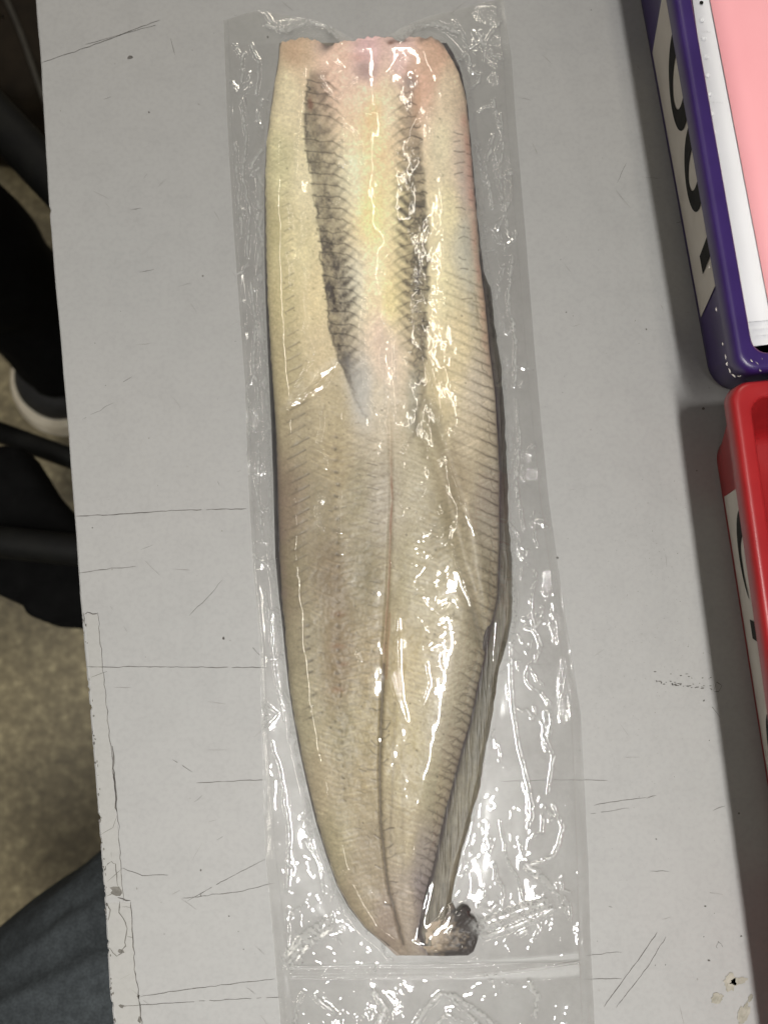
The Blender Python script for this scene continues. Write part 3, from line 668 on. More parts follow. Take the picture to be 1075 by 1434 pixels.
while y < 1130:
    x = np.interp(y, [600, 800, 920, 1020, 1130], [469, 472, 473, 477, 482])
    stroke(v, [(x + random.gauss(0, 1.5), y), (x + random.gauss(0, 1.5) + 1.5, y + 1)], random.uniform(1.0, 1.8), random.uniform(.25, .8))
    stroke(d, [(x - 8, y + 2), (x, y - 2), (x + 8, y + 2)], 2.4, .35)
    x = np.interp(y, [600, 700, 800, 900, 1000, 1130], [520, 522, 524, 518, 512, 505])
    if random.random() < .75: stroke(v, wig([(x - 6, y + 4), (x + random.uniform(2, 9), y + 7)], 2, .4), .8, random.uniform(.15, .6))
    stroke(d, [(x - 34, y - 9), (x + 16, y + 6)], 1.3, .5)
    y += PER * random.uniform(.92, 1.08)
for (x, y, r) in [(473, 905, 4), (473, 966, 4.5), (480, 930, 3), (474, 860, 4)]:
    m = np.exp(-((X - x) ** 2 / (r * 2.2) ** 2 + (Y - y) ** 2 / r ** 2)); blend(m * .55, (.22, .085, .035))
m = np.exp(-((X - 472 + warp * 2) / 17) ** 2) * sstep(740, 830, Y) * (1 - sstep(960, 1040, Y)); blend(m * .35, (.21, .145, .075))
# right side ticks
y = 185.0
while y < 450:
    x = np.interp(y, [180, 320, 450], [634, 640, 648])
    if random.random() < .85: stroke(v, wig([(x, y), (x + random.uniform(6, 15), y + random.uniform(-3, 4))], 2, .8), .75, random.uniform(.3, .75))
    if random.random() < .6: stroke(v, [(x + 18, y + 3), (x + 22 + random.uniform(0, 5), y + 5)], .8, random.uniform(.25, .6))
    y += PER * random.uniform(.8, 1.05)
m = np.exp(-((X - np.interp(gy, [180, 460], [643, 664])[:, None] + warp) / 9) ** 2) * sstep(170, 230, Y) * (1 - sstep(430, 500, Y)); blend(m * .34 * (1 + n_mid), (.40, .39, .36))
y = 400.0
while y < 905:
    R = float(Rf(y)); L = np.interp(y, [400, 560, 700, 900], [16, 30, 30, 18]); f = np.interp(y, [400, 560, 900], [.55, .95, .9])
    x = R - L - random.uniform(0, 5)
    stroke(v, wig([(x, y - L * .42), (x + L * .45, y - L * .18), (R - 4, y + random.uniform(-1, 3))], 3, .6), .7, .30 * f, w_end=1.05, a_end=random.uniform(.7, 1) * f)
    stroke(d, [(x - 34, y - L * .5 - 12), (R - 3, y + 2)], 1.4, .5)
    if random.random() < .5: stroke(v, wig([(R - 14, y - 5), (R - 12, y + 6), (R - 7, y + 12)], 2, .8), .7, .45)
    y += PER * random.uniform(.94, 1.06)
while y < 1270:
    R = float(Rf(y)); L = random.uniform(12, 30)
    stroke(v, wig([(R - L, y - L * .28 - random.uniform(0, 4)), (R - L * .5, y - L * .1), (R - 2, y + 4)], 3, .8), .7, .38, w_end=1.3, a_end=.85)
    for q in range(2): stroke(v, wig([(R - random.uniform(6, 20), y - random.uniform(2, 8)), (R - random.uniform(8, 24), y + random.uniform(-10, 6))], 2, .8), .65, .5)
    stroke(d, [(R - 26, y - 8), (R - 1, y + 3)], 2.6, .4)
    y += 12 * random.uniform(.85, 1.15)
m = np.exp(-((Rf(gy)[:, None] - X) / 11) ** 2) * sstep(880, 1000, Y) * (1 + .8 * n_mid + .6 * n_hi); blend(m * .42, (.16, .14, .145))
m = np.exp(-((Rf(gy)[:, None] - X) / 7) ** 2) * sstep(540, 620, Y) * (1 - sstep(880, 960, Y)); blend(m * .30, (.22, .18, .17))
# pink along the right edge, upper half; pink neck end
m = np.exp(-((Rf(gy)[:, None] - 4 - X) / 6) ** 2) * sstep(130, 180, Y) * (1 - sstep(470, 560, Y)); blend(m * .45 * (1 + n_mid), (.62, .32, .25))
m = np.exp(-((X - 520) / 48) ** 2) * (1 - sstep(90, 125, Y + warp * 2)); blend(m * .2, (.74, .54, .46))
for (x, y, rx, ry, c, al) in [(512, 98, 17, 14, (.42, .30, .27), .65), (458, 64, 8, 7, (.04, .03, .04), .9), (452, 66, 14, 12, (.30, .24, .22), .5), (547, 60, 6, 3, (.16, .06, .04), .8), (560, 57, 16, 3, (.10, .07, .06), .75), (434, 145, 4, 10, (.20, .07, .05), .6), (500, 80, 16, 6, (.75, .42, .34), .35), (574, 100, 9, 22, (.50, .30, .20), .45), (583, 140, 6, 34, (.56, .34, .22), .4), (415, 75, 22, 18, (.50, .34, .22), .35), (600, 82, 20, 24, (.52, .38, .27), .3), (575, 115, 10, 10, (.36, .31, .30), .6), (545, 350, 8, 60, (.72, .45, .36), .08), (530, 450, 5, 60, (.66, .44, .36), .14)]:
    blend(np.exp(-(((X - x + warp) / rx) ** 2 + ((Y - y + warp * .6) / ry) ** 2) ** 1.4) * al * (1 + .3 * n_mid), c)
for (x, y, x2, y2) in [(612, 55, 642, 96), (590, 54, 614, 56)]: stroke(v, wig([(x, y), ((x + x2) / 2 + 4, (y + y2) / 2 - 5), (x2, y2)], 4, 1), 2.6, .8)
# centre line: brown red vessel, then dark line with side branches
m = Z1(); pts = [(float(Cm(q)) + .5, q) for q in range(590, 960, 10)]; stroke(m, pts, 1.15, .72, jit=.35); blend(m * (.75 + .7 * n_mid) * sstep(585, 680, Y), (.26, .125, .075))
m = Z1(); pts = [(float(Cm(q)) + 5, q) for q in range(860, 960, 10)]; stroke(m, pts, 1.2, .5, jit=.3); blend(m, (.30, .16, .09))
pts = [(float(Cm(q)), q) for q in range(930, 1330, 8)]; stroke(v, pts, 1.25, .78, jit=.4); stroke(d, pts, 3.6, .55)
y = 965.0
while y < 1270:
    c = float(Cm(y)); side = random.choice([-1, 1, 1]); L = random.uniform(6, 17)
    stroke(v, wig([(c + side * L, y + random.uniform(-7, 3)), (c + side * L * .5, y + 1), (c, y + 2)], 2, .6), .8, random.uniform(.35, .75)); stroke(v, [(c - 1, y), (c + 1, y + 4)], 1.7, .7); y += random.uniform(9, 19)
pts = [(552 + (q - 1000) * -.03, q) for q in range(985, 1200, 10)]; stroke(d, pts, 1.6, .6, jit=.5)
pts = [(564, q) for q in range(1000, 1290, 10)]; stroke(d, pts, 2.2, .35, jit=.5)
for k in range(420):       # scattered specks and hairs
    x = random.uniform(385, 690); y = random.uniform(150, 1290)
    if not (Lf(y) + 5 < x < Rf(y) - 5): continue
    if 130 < y < 540 and BLi(y) + 12 < x < BRi(y) - 10: continue
    if random.random() < .5: stroke(v, [(x, y), (x + .5, y + .5)], random.uniform(.5, 1.1), random.uniform(.2, .75))
    else:
        a = random.uniform(0, pi); L = random.uniform(3, 9); stroke(v, wig([(x, y), (x + L * cos(a), y + L * sin(a) * .5)], 2, .6), .6, random.uniform(.15, .5))
# edges of the belly walls
stroke(v, wig([(478, 512), (488, 532), (498, 560), (512, 584)], 7, 2.2), 1.3, .32); stroke(d, wig([(596, 540), (586, 575), (582, 600), (578, 612)], 3, 1), 2.4, .8)
stroke(d, [(596, 560), (612, 620), (628, 680), (640, 730)], 6, .35)  # shade of the diagonal fold, darkened into the flesh colour
blend(d * .56 * (1 + .5 * n_mid), (.15, .12, .085)); blend(np.clip(v, 0, 1) * .85 * (.9 + .3 * n_hi), (.045, .036, .034))
# dark fringe where the skin shows through at the edges
dl = X - L_; m = np.exp(-np.clip(dl, 0, 99) / 3.2) * np.interp(gy, [200, 330, 450, 650, 800, 900, 1000, 1200, 1300], [.0, .1, .35, .8, .6, .25, .3, .6, .5])[:, None]; blend(m * (1 + .7 * n_hi), (.075, .062, .055))
m = np.exp(-np.clip(dl - 6, 0, 99) / 12) * sstep(600, 680, Y) * (1 - sstep(820, 900, Y)); blend(m * .35 * (1 + n_mid), (.19, .13, .115))
dr = R_ - X; m = np.exp(-np.clip(dr, 0, 99) / 2.2) * np.interp(gy, [100, 250, 380, 420, 900, 1300], [.3, .5, .6, .8, .95, .9])[:, None]; blend(m, (.06, .045, .05))
ALB = np.clip(ALB, .015, .92)

# --- heights in mm
d_in = np.minimum(X - L_, R_ - X); rim_w = np.interp(gy, [50, 300, 700, 1100, 1320], [24, 26, 30, 26, 18])[:, None]
q = np.clip(d_in / rim_w, 0, 1); H0 = np.interp(gy, [52, 120, 400, 900, 1150, 1330], [6.5, 8.0, 9.0, 8.5, 6.5, 4.2])[:, None]
ZE = H0 * (.22 + .78 * np.sqrt(np.clip(1 - (1 - q) ** 2, 0, 1)))
ZE *= (.55 + .45 * np.sqrt(np.clip((Y - 50) / 16, 0, 1))) * (.6 + .4 * np.clip((1342 - Y) / 26, 0, 1))
tilt = .030 * np.clip(X - 400, 0, 235) * sstep(0, 30, X - L_) * sstep(2, 46, R_ - X)
ZE += tilt * (.45 + .55 * sstep(560, 700, Y)) * (1 - .75 * sstep(1080, 1250, Y))
kc = np.interp(gy, [60, 250, 400, 560], [516, 519, 527, 540])[:, None]
ZE += upper * 1.3 * np.exp(-((X - kc) / 30) ** 2)
ZFILM = ZE + .6 * n_lo
ZE -= 1.5 * np.exp(-((X - (BLo(gy) * .45 + BLi(gy) * .55)[:, None]) / 11) ** 2) * sstep(90, 120, Y) * (1 - sstep(505, 575, Y))
ZE -= 1.5 * np.exp(-((X - (BRo(gy) * .5 + BRi(gy) * .5)[:, None]) / 11) ** 2) * sstep(85, 120, Y) * (1 - sstep(505, 605, Y))
lowm = sstep(540, 620, Y)
ZE -= lowm * 1.1 * np.exp(-((X - Cm(gy)[:, None]) / 3.2) ** 2) * (1 - .4 * sstep(1000, 1100, Y))
ZE += lowm * .8 * np.exp(-((X - Cm(gy)[:, None] - 28) / 22) ** 2)
def groove(pts, wid, dep, side):
    m = Z1(); stroke(m, pts, wid, dep); return m
ZE -= groove([(586, 575), (606, 625), (622, 675), (636, 725), (652, 790), (668, 850), (678, 900)], 8, 3.0, 0)
ZE += groove([(600, 560), (622, 620), (640, 670), (655, 715), (672, 780), (682, 850)], 6, 1.1, 0)
ZE -= groove([(470, 514), (440, 532), (415, 560), (396, 578)], 5, 1.1, 0)
ZE += groove([(478, 520), (490, 545), (500, 570)], 4, .6, 0)
ZE += .6 * n_lo + .16 * n_mid + .06 * n_hi
ZE += .05 * seg * (1 - in_keel) + .05 * segk * in_keel

ZE -= .25 * np.clip(v, 0, 1)
ZE = np.maximum(ZE, 2.6)

fish = thing('fish_fillet', 'long pale split eel fillet lying flat, skin side down, inside the clear bag', 'fish fillet', (0, 0, 0))
NU, NV = 400, 1250
vv = np.linspace(0, 1, NV)[:, None]; uu = np.linspace(0, 1, NU)[None]
yy = 52 + (1338 - 52) * vv + 0 * uu
xx = Lf(yy) + (Rf(yy) - Lf(yy)) * uu
ye = np.interp(xx, [390, 430, 442, 456, 464, 490, 520, 545, 560, 580, 610, 630, 645], [58, 54, 57, 63, 62, 57, 52.5, 52, 57, 53, 55, 66, 80])
yy = yy + (ye - 52 + fbm(xx / 5, xx * 0, 7, 3) * 3.2 - np.clip(fbm(xx / 14, xx * 0, 9), 0, 1) * 4) * (1 - np.clip(vv / .05, 0, 1))
xx = xx + (fbm(yy / 9, xx * 0 + 3, 8) * 1.3) * (np.abs(uu - .5) * 2) ** 6
zz = samp(ZE, xx, yy) / 1000
col = samp(ALB, xx, yy)
# skirt down to the skin
V = PV(xx, yy, zz)
Vb = PV(xx[:, [0, -1]], yy[:, [0, -1]], np.full((NV, 2), .0012))
V = np.concatenate([Vb[:, :1], V, Vb[:, 1:]], 1); col = np.concatenate([col[:, :1], col, col[:, -1:]], 1)
tb = V[:1].copy(); tb[..., 2] = .0012; bb = V[-1:].copy(); bb[..., 2] = .0012
V = np.concatenate([tb, V, bb]); col = np.concatenate([col[:1], col, col[-1:]])
me = grid_mesh(V); vcol(me, 'flesh_colour', col)
def flesh_mat(name, attr, rough=.42, sss=.0):
    m, nt, b, out = mat(name)
    at = N(nt, 'ShaderNodeAttribute', _attribute_name=attr)
    tc = N(nt, 'ShaderNodeTexCoord'); n = N(nt, 'ShaderNodeTexNoise', Scale=900.0, Detail=3.0); nt.links.new(tc.outputs['Object'], n.inputs['Vector'])
    mx = N(nt, 'ShaderNodeMix', _data_type='RGBA', _blend_type='MULTIPLY'); mx.inputs[0].default_value = 1
    nt.links.new(at.outputs['Color'], mx.inputs[6]); nt.links.new(ramp(nt, n.outputs[0], [(.35, (.90, .89, .87)), (.6, (1, 1, 1))]), mx.inputs[7])
    nt.links.new(mx.outputs[2], b.inputs['Base Color']); b.inputs['Roughness'].default_value = rough; b.inputs['Specular IOR Level'].default_value = .35
    if sss: b.inputs['Subsurface Weight'].default_value = sss; b.inputs['Subsurface Radius'].default_value = (1, .6, .3); b.inputs['Subsurface Scale'].default_value = .0012
    return m
M['flesh'] = flesh_mat('fish_flesh', 'flesh_colour')
link('flesh', me, M['flesh'], fish)

# --- skin: dark rim on the left, folded grey flap on the right
NS, NT = 120, 900
vv = np.linspace(0, 1, NT)[:, None]; uu = np.linspace(0, 1, NS)[None]
yy = 60 + (1325 - 60) * vv + 0 * uu
w0 = Ls(yy); w1 = Rs(yy)
uu2 = np.where(uu < .2, uu / .2 * .06, np.where(uu < .4, .06 + (uu - .2) / .2 * .8, 0))
fw = (Rf(yy) - 8 - w0) / (w1 - w0)
t = np.where(uu < .2, uu / .2 * .05, np.where(uu < .3, .05 + (uu - .2) / .1 * (fw - .05), fw + (1 - fw) * (uu - .3) / .7))
xx = w0 + (w1 - w0) * t + fbm(yy / 12, uu * 0, 12) * 1.6 * (uu > .9) * np.clip((uu - .9) * 10, 0, 1)
dL = (xx - w0); dR = (w1 - xx)
zs = np.maximum(0, 1.6 * np.exp(-np.clip(xx - Rf(yy) + 8, 0, 99) / 9) * sstep(.25, .35, uu + 0 * yy)) * .001 + np.minimum(2.2 * np.sqrt(np.clip(dL / 5, 0, 1)), (2.4 + .4 * fbm(xx / 6, yy / 30, 14)) * np.sqrt(np.clip(dR / 7, 0.02, 1))) * .001 + .0007
zs = zs + (np.maximum(0, .9 * fbm(xx / 2.5, yy / 40, 15)) * .00035)
fib = fbm(xx / 1.6 + yy / 30, yy / 26, 16, 3); mot = fbm(xx / 6, yy / 10, 17)
rightc = np.stack([(.66 + .5 * (1 - sstep(300, 420, yy))) * np.interp(yy, [300, 450, 700, 860, 960, 1100, 1260], c) for c in ((.10, .12, .125, .19, .165, .24, .22), (.09, .11, .11, .17, .15, .215, .195), (.085, .095, .095, .13, .115, .155, .15))], -1)
leftc = np.stack([np.interp(yy, [200, 400, 600, 860, 1000], c) for c in ((.25, .05, .022, .035, .10), (.22, .045, .02, .03, .085), (.18, .042, .02, .028, .075))], -1)
sel = sstep(.2, .3, uu + 0 * yy)[..., None]
cs = leftc * (1 - sel) + rightc * sel
cs = cs * (1 + .38 * fib + .30 * mot)[..., None]
nearf = np.exp(-np.clip(xx - Rf(yy), 0, 99) / 3.2)[..., None] * sel; cs = cs * (1 - .8 * nearf) + np.array([.05, .04, .045]) * .8 * nearf
edge = (np.exp(-dR / 2.2) * sstep(860, 1000, yy))[..., None] * sel; cs = cs * (1 - .5 * edge) + np.array([.15, .115, .07]) * .5 * edge
V = PV(xx, yy, zs); me = grid_mesh(V); vcol(me, 'flesh_colour', np.clip(cs, .01, .8))
link('skin', me, M['flesh'], fish)
# --- tail fin, a dark ragged fold
poly = [(572, 1332), (574, 1318), (582, 1304), (594, 1296), (606, 1288), (618, 1282), (627, 1276), (629, 1266), (634, 1264), (637, 1272), (640, 1279), (646, 1276), (648, 1268), (655, 1269), (659, 1274), (657, 1280), (665, 1286), (669, 1294), (671, 1306), (668, 1318), (663, 1332), (655, 1338), (620, 1339), (590, 1338)]
pp = np.array(poly, float); n = len(pp); tt = np.linspace(0, n, 240, endpoint=False)
pp = np.stack([np.interp(tt, np.arange(n + 1), np.r_[pp[:, i], pp[0, i]]) for i in range(2)], 1); c0 = np.array([618, 1312.])
f = np.linspace(0, 1, 60)[:, None, None]; G = c0 + (pp - c0)[None] * f
fx, fy_ = G[..., 0], G[..., 1]; f1 = np.linspace(0, 1, 60)[:, None] + 0 * fx
zf = 1.6 + 1.6 * np.sqrt(np.clip(1 - f1 ** 3, 0, 1)) + .45 * np.sin((fx * .7 + fy_ * .5) / 3.2 + 2 * fbm(fx / 9, fy_ / 9, 23)) * f1 + .5 * fbm(fx / 9, fy_ / 9, 24)
zf += 1.4 * np.exp(-(((fx - 650) / 16) ** 2 + ((fy_ - 1283) / 12) ** 2)) + .8 * np.exp(-(((fx - 664) / 6) ** 2 + ((fy_ - 1310) / 20) ** 2))
zf = np.where(f1 > .97, zf * .55, zf)
dk = np.clip(.9 * sstep(600, 648, fx) - .05 + .6 * np.exp(-(((fx - 652) / 20) ** 2 + ((fy_ - 1282) / 15) ** 2)) + .9 * np.exp(-((fx - 666) / 7) ** 2) + .7 * np.exp(-((fy_ - 1336) / 5) ** 2) * (fx > 590) + .5 * fbm(fx / 5, fy_ / 4, 25) - .45 * np.exp(-(((fx - 604) / 20) ** 2 + ((fy_ - 1305) / 10) ** 2)), 0, 1)[..., None]
cf = np.array([.36, .29, .215]) * (1 - dk) + np.array([.040, .032, .030]) * dk
V = PV(fx, fy_, zf / 1000); me = grid_mesh(V, True); vcol(me, 'flesh_colour', np.clip(cf, .01, .8)); link('tail_fin', me, M['flesh'], fish)

# ================================================================== the vacuum bag
LO = poly_interp([(-10, 312), (26, 313), (184, 319), (300, 326), (361, 330), (533, 343), (597, 345), (680, 348), (800, 355), (904, 364), (1045, 367), (1190, 371), (1330, 384), (1434, 393), (1520, 400)])
RO = poly_interp([(-10, 703), (80, 716), (171, 722), (300, 733), (360, 738), (500, 749), (620, 760), (700, 768), (820, 785), (920, 800), (1000, 813), (1100, 818), (1200, 823), (1330, 827), (1434, 832), (1520, 838)])
LI = lambda y: LO(y) + np.interp(y, [0, 300, 700, 1000, 1300, 1500], [7, 6, 5, 8, 18, 20])
RI = lambda y: RO(y) - np.interp(y, [0, 300, 700, 1000, 1300, 1500], [12, 13, 12, 14, 17, 18])
YT = lambda x: np.interp(x, [300, 313, 345, 363, 400, 440, 465, 478, 487, 515, 540, 556, 570, 600, 650, 692, 705], [32, 28, 17, 14, 21, 29, 39, 47, 55.5, 56.5, 50, 40, 33, 22, 10, 0, -3])
# solid heights under the film at one photo px per cell
x1 = np.arange(X0, X0 + 570); y1 = np.arange(Y0, Y0 + 1500); XX, YY = np.meshgrid(x1, y1)
inF = (XX >= Lf(y1)[:, None]) & (XX <= Rf(y1)[:, None]) & (YY > 53) & (YY < 1338)
Z = np.where(inF, box(box(ZFILM, 4), 4)[::S, ::S], 0).astype(np.float32)
inS = (XX >= Ls(y1)[:, None]) & (XX <= Rs(y1)[:, None] - 2) & (YY > 60) & (YY < 1325); ramp_ = 1.2 + 3.4 * np.clip((Rs(y1)[:, None] - XX) / np.maximum(Rs(y1) - Rf(y1), 3)[:, None], 0, 1)
Z = np.where(inS & ~inF, np.where((XX > 560) & (YY > 400), ramp_, 3.3), Z)
for (x, y, z) in zip(fx.ravel(), fy_.ravel(), (1.5 + 3.4 * np.sqrt(np.clip(1 - f1 ** 4, 0, 1))).ravel()): 
    j, i = int(y - Y0), int(x - X0); Z[j, i] = max(Z[j, i], z)
ENV = Z.copy(); sl = .36
for k in range(26):
    for ax, sh in ((0, 1), (0, -1), (1, 1), (1, -1)):
        ENV = np.maximum(ENV, np.roll(ENV, sh, ax) - sl)
sm = ENV.copy()
for k in range(3): sm = box(sm, 3)
ENV = np.maximum(sm, box(Z, 1) - .6) + .65
ENV = box(ENV, 2)
ENV2 = ENV.repeat(S, 0).repeat(S, 1)[:CHH, :CW]; ENV2 = box(ENV2, 2)
solid = np.clip(ENV2 / 4 - .3, 0, 1)

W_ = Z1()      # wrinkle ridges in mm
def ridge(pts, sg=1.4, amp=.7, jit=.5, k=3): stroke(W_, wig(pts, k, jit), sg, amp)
RID = [
 ([(425, 98), (420, 140), (415, 190), (413, 240)], 1.3, .45), ([(405, 290), (407, 320)], 1.6, .5), ([(424, 300), (425, 330), (415, 362), (430, 385), (428, 420), (430, 445), (426, 462), (438, 495)], 1.4, .5), ([(403, 355), (406, 375), (409, 405)], 1.3, .5),
 ([(471, 511), (448, 524), (432, 545), (417, 560), (395, 574)], 1.8, 1.0), ([(471, 512), (456, 537), (430, 553), (444, 556), (452, 575), (450, 600), (444, 622), (455, 640), (456, 655)], 1.4, .6), ([(440, 500), (428, 516), (414, 540)], 1.3, .5),
 ([(479, 168), (477, 195), (478, 232), (491, 226), (486, 246), (470, 284)], 1.5, .75), ([(483, 175), (498, 185), (505, 205), (508, 228)], 1.5, .6), ([(455, 88), (448, 105), (455, 122), (464, 132)], 1.6, .7), ([(470, 85), (480, 95), (472, 100)], 1.5, .6), ([(496, 112), (482, 125), (472, 136)], 2.2, .9), ([(562, 82), (552, 95), (545, 102)], 1.7, .8), ([(564, 78), (562, 92)], 1.3, .7),
 ([(498, 60), (505, 70)], 1.3, .6), ([(524, 150), (515, 158)], 1.5, .6), ([(588, 170), (580, 185), (578, 205), (582, 215)], 2.0, .8), ([(604, 155), (602, 166)], 1.5, .6), ([(570, 107), (575, 110)], 3, .5),
 ([(511, 420), (507, 455), (508, 500), (513, 545), (516, 562), (526, 578)], 1.5, .7), ([(535, 448), (534, 500), (538, 535), (541, 560), (535, 592), (538, 605)], 1.6, .8), ([(536, 450), (548, 460), (553, 480), (553, 520), (557, 560), (554, 590)], 1.4, .65), ([(540, 540), (548, 560), (551, 580)], 1.4, .7),
 ([(585, 440), (590, 472), (597, 502), (604, 535), (612, 575), (618, 600), (628, 635), (640, 672), (650, 705), (661, 735), (668, 762), (671, 790), (672, 830), (675, 868)], 1.5, 1.0), ([(634, 767), (642, 795), (650, 818), (660, 850), (668, 880), (675, 906)], 1.6, 1.0), ([(676, 868), (679, 890), (676, 906)], 1.4, .8),
 ([(546, 942), (552, 958), (560, 985), (566, 1000)], 2.0, .9), ([(557, 868), (557, 905), (559, 945), (562, 980), (568, 1008)], 1.5, .8), ([(447, 692), (452, 700), (442, 716), (447, 728), (452, 742)], 1.5, .7), ([(472, 670), (475, 690), (472, 715), (475, 745)], 1.5, .6), ([(483, 758), (478, 775)], 1.4, .6), ([(498, 910), (504, 925)], 1.3, .5), ([(428, 1040), (436, 1065), (438, 1090)], 1.2, .4), ([(590, 985), (600, 960), (596, 930)], 1.5, .6),
 ([(472, 1232), (480, 1222)], 1.6, .7), ([(514, 1308), (525, 1298)], 1.7, .8), ([(580, 1320), (595, 1329), (610, 1335)], 1.7, .8), ([(568, 620), (563, 632)], 1.4, .7),
 # around the fish, left
 ([(366, 210), (352, 230), (352, 245), (362, 235)], 1.6, .9), ([(370, 290), (362, 320), (368, 345)], 1.4, .8), ([(366, 140), (362, 165), (366, 180)], 1.6, .9), ([(322, 112), (335, 127), (350, 118)], 2.0, .6), ([(352, 10), (372, 20), (378, 30)], 2.0, .9), ([(372, 35), (400, 44), (432, 29), (455, 36), (478, 57)], 2.4, 1.3), ([(440, 28), (462, 36), (480, 56)], 1.5, 1.0),
 ([(350, 774), (360, 782), (374, 792)], 1.6, 1.2), ([(340, 552), (352, 535), (356, 525)], 1.5, .8), ([(348, 610), (352, 600)], 1.5, .6), ([(364, 985), (388, 1000), (372, 1018)], 1.7, 1.0), ([(366, 986), (374, 1004), (362, 1025)], 1.5, .8),
 ([(427, 1178), (434, 1192), (444, 1206), (450, 1228), (452, 1252)], 1.7, 1.1), ([(432, 1176), (440, 1196), (449, 1214), (452, 1240)], 1.5, .9), ([(431, 1150), (436, 1172), (440, 1190)], 2.0, .8), ([(403, 1290), (412, 1275), (428, 1268)], 1.5, .6), ([(458, 1288), (464, 1280), (466, 1290)], 1.6, .9), ([(462, 1310), (472, 1312), (476, 1320)], 1.6, .6),
 ([(402, 1272), (403, 1305), (405, 1345)], 1.2, .8), ([(455, 1298), (425, 1318), (408, 1342)], 7.0, 2.2), ([(535, 1325), (541, 1338), (548, 1344)], 1.6, .8),
 # right side
 ([(636, 30), (650, 52), (656, 80), (660, 100), (672, 106), (670, 115), (658, 125)], 1.4, .9), ([(560, 55), (580, 38), (612, 33), (640, 46)], 2.6, 1.5), ([(668, 46), (682, 68), (697, 82)], 4.0, .8), ([(665, 198), (672, 225), (675, 245)], 1.5, .9), ([(700, 160), (704, 190), (694, 215), (695, 225)], 1.5, .8), ([(710, 285), (702, 310), (697, 320)], 2.0, .9), ([(690, 325), (700, 340)], 1.4, .8), ([(697, 318), (706, 345), (708, 355)], 1.2, .6),
 ([(733, 636), (730, 655), (734, 672)], 1.4, 1.0), ([(750, 802), (750, 820), (744, 836), (744, 861), (749, 878)], 1.5, 1.1), ([(738, 878), (748, 882), (754, 892), (758, 905)], 1.6, 1.1), ([(749, 880), (757, 868), (760, 850)], 1.5, .9),
 ([(758, 905), (750, 925), (742, 933), (736, 946), (740, 958), (750, 966), (758, 970), (771, 985)], 1.4, 1.1), ([(742, 935), (752, 952), (760, 958)], 1.3, 1.0), ([(719, 988), (727, 995), (738, 994), (746, 1006), (750, 998), (748, 990)], 1.5, 1.2),
 ([(716, 900), (717, 950), (718, 986), (722, 1010), (727, 1045), (734, 1070), (740, 1097), (746, 1128), (746, 1145)], 1.6, 1.2), ([(768, 1000), (770, 1016), (766, 1030)], 4.0, 1.0), ([(746, 1145), (740, 1158)], 1.4, .9),
 ([(762, 1130), (772, 1142), (786, 1146), (789, 1158), (783, 1182), (776, 1198), (758, 1208), (741, 1211)], 1.7, 1.3), ([(760, 1142), (760, 1166), (748, 1172)], 1.5, 1.0), ([(776, 1128), (780, 1142), (770, 1150)], 1.5, .9), ([(737, 1213), (750, 1222), (765, 1236), (772, 1243)], 4.0, 1.3), ([(778, 1236), (780, 1250), (790, 1272), (799, 1287), (798, 1266), (790, 1258)], 1.6, 1.1), ([(786, 1232), (788, 1246), (798, 1250)], 1.4, .9),
 ([(684, 1172), (690, 1184), (686, 1194)], 1.4, .8), ([(672, 1270), (686, 1276), (694, 1268)], 3.0, 1.0), ([(672, 1296), (700, 1288), (730, 1276), (760, 1268)], 6.0, 2.4), ([(674, 1312), (710, 1302), (745, 1288), (772, 1274)], 3.2, 1.6), ([(728, 1308), (738, 1303)], 3, 1.0), ([(755, 1282), (758, 1300), (750, 1312)], 1.6, .8),
 ([(700, 760), (712, 765), (716, 800)], 2.0, .6), ([(696, 800), (703, 812), (718, 815)], 2.0, 1.4), ([(716, 815), (721, 850), (716, 900)], 3.2, 1.2), ([(686, 960), (687, 990), (682, 1030), (675, 1080), (667, 1115)], 1.3, .9), ([(695, 870), (691, 930), (688, 960)], 1.2, .7), ([(667, 1110), (663, 1150), (650, 1200), (638, 1240)], 1.2, .7),
 # below the seal
 ([(412, 1440), (416, 1405), (424, 1390)], 2, .9), ([(583, 1434), (597, 1410), (615, 1393), (635, 1394), (655, 1408), (680, 1425), (700, 1440)], 2.6, 2.0), ([(632, 1398), (660, 1425), (675, 1440)], 2, 1.1), ([(680, 1366), (688, 1376), (694, 1366)], 1.5, .9), ([(700, 1366), (708, 1378), (722, 1380)], 1.5, .9), ([(740, 1375), (752, 1395), (748, 1420)], 3, 1.2), ([(525, 1390), (540, 1410), (530, 1436)], 4, 1.2), ([(610, 1440), (625, 1420), (648, 1432)], 2, 1.0), ([(440, 1395), (470, 1420)], 2, .8),
]
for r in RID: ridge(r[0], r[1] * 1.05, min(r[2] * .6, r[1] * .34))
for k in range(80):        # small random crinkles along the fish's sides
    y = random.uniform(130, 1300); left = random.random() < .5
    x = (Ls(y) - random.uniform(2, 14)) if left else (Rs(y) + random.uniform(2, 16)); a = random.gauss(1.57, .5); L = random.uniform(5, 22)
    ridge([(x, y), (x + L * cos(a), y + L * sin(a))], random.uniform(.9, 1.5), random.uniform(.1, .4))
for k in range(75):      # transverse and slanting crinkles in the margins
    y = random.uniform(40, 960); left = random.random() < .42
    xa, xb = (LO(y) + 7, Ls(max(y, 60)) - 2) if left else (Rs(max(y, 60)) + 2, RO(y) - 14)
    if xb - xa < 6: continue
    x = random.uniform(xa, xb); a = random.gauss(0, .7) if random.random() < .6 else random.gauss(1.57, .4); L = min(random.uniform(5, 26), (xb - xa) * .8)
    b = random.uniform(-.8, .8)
    ridge([(x - L / 2 * cos(a), y - L / 2 * sin(a)), (x + b * L * .25 * sin(a), y - b * L * .25 * cos(a)), (x + L / 2 * cos(a), y + L / 2 * sin(a))], random.uniform(1.0, 2.0), random.uniform(.15, .55))
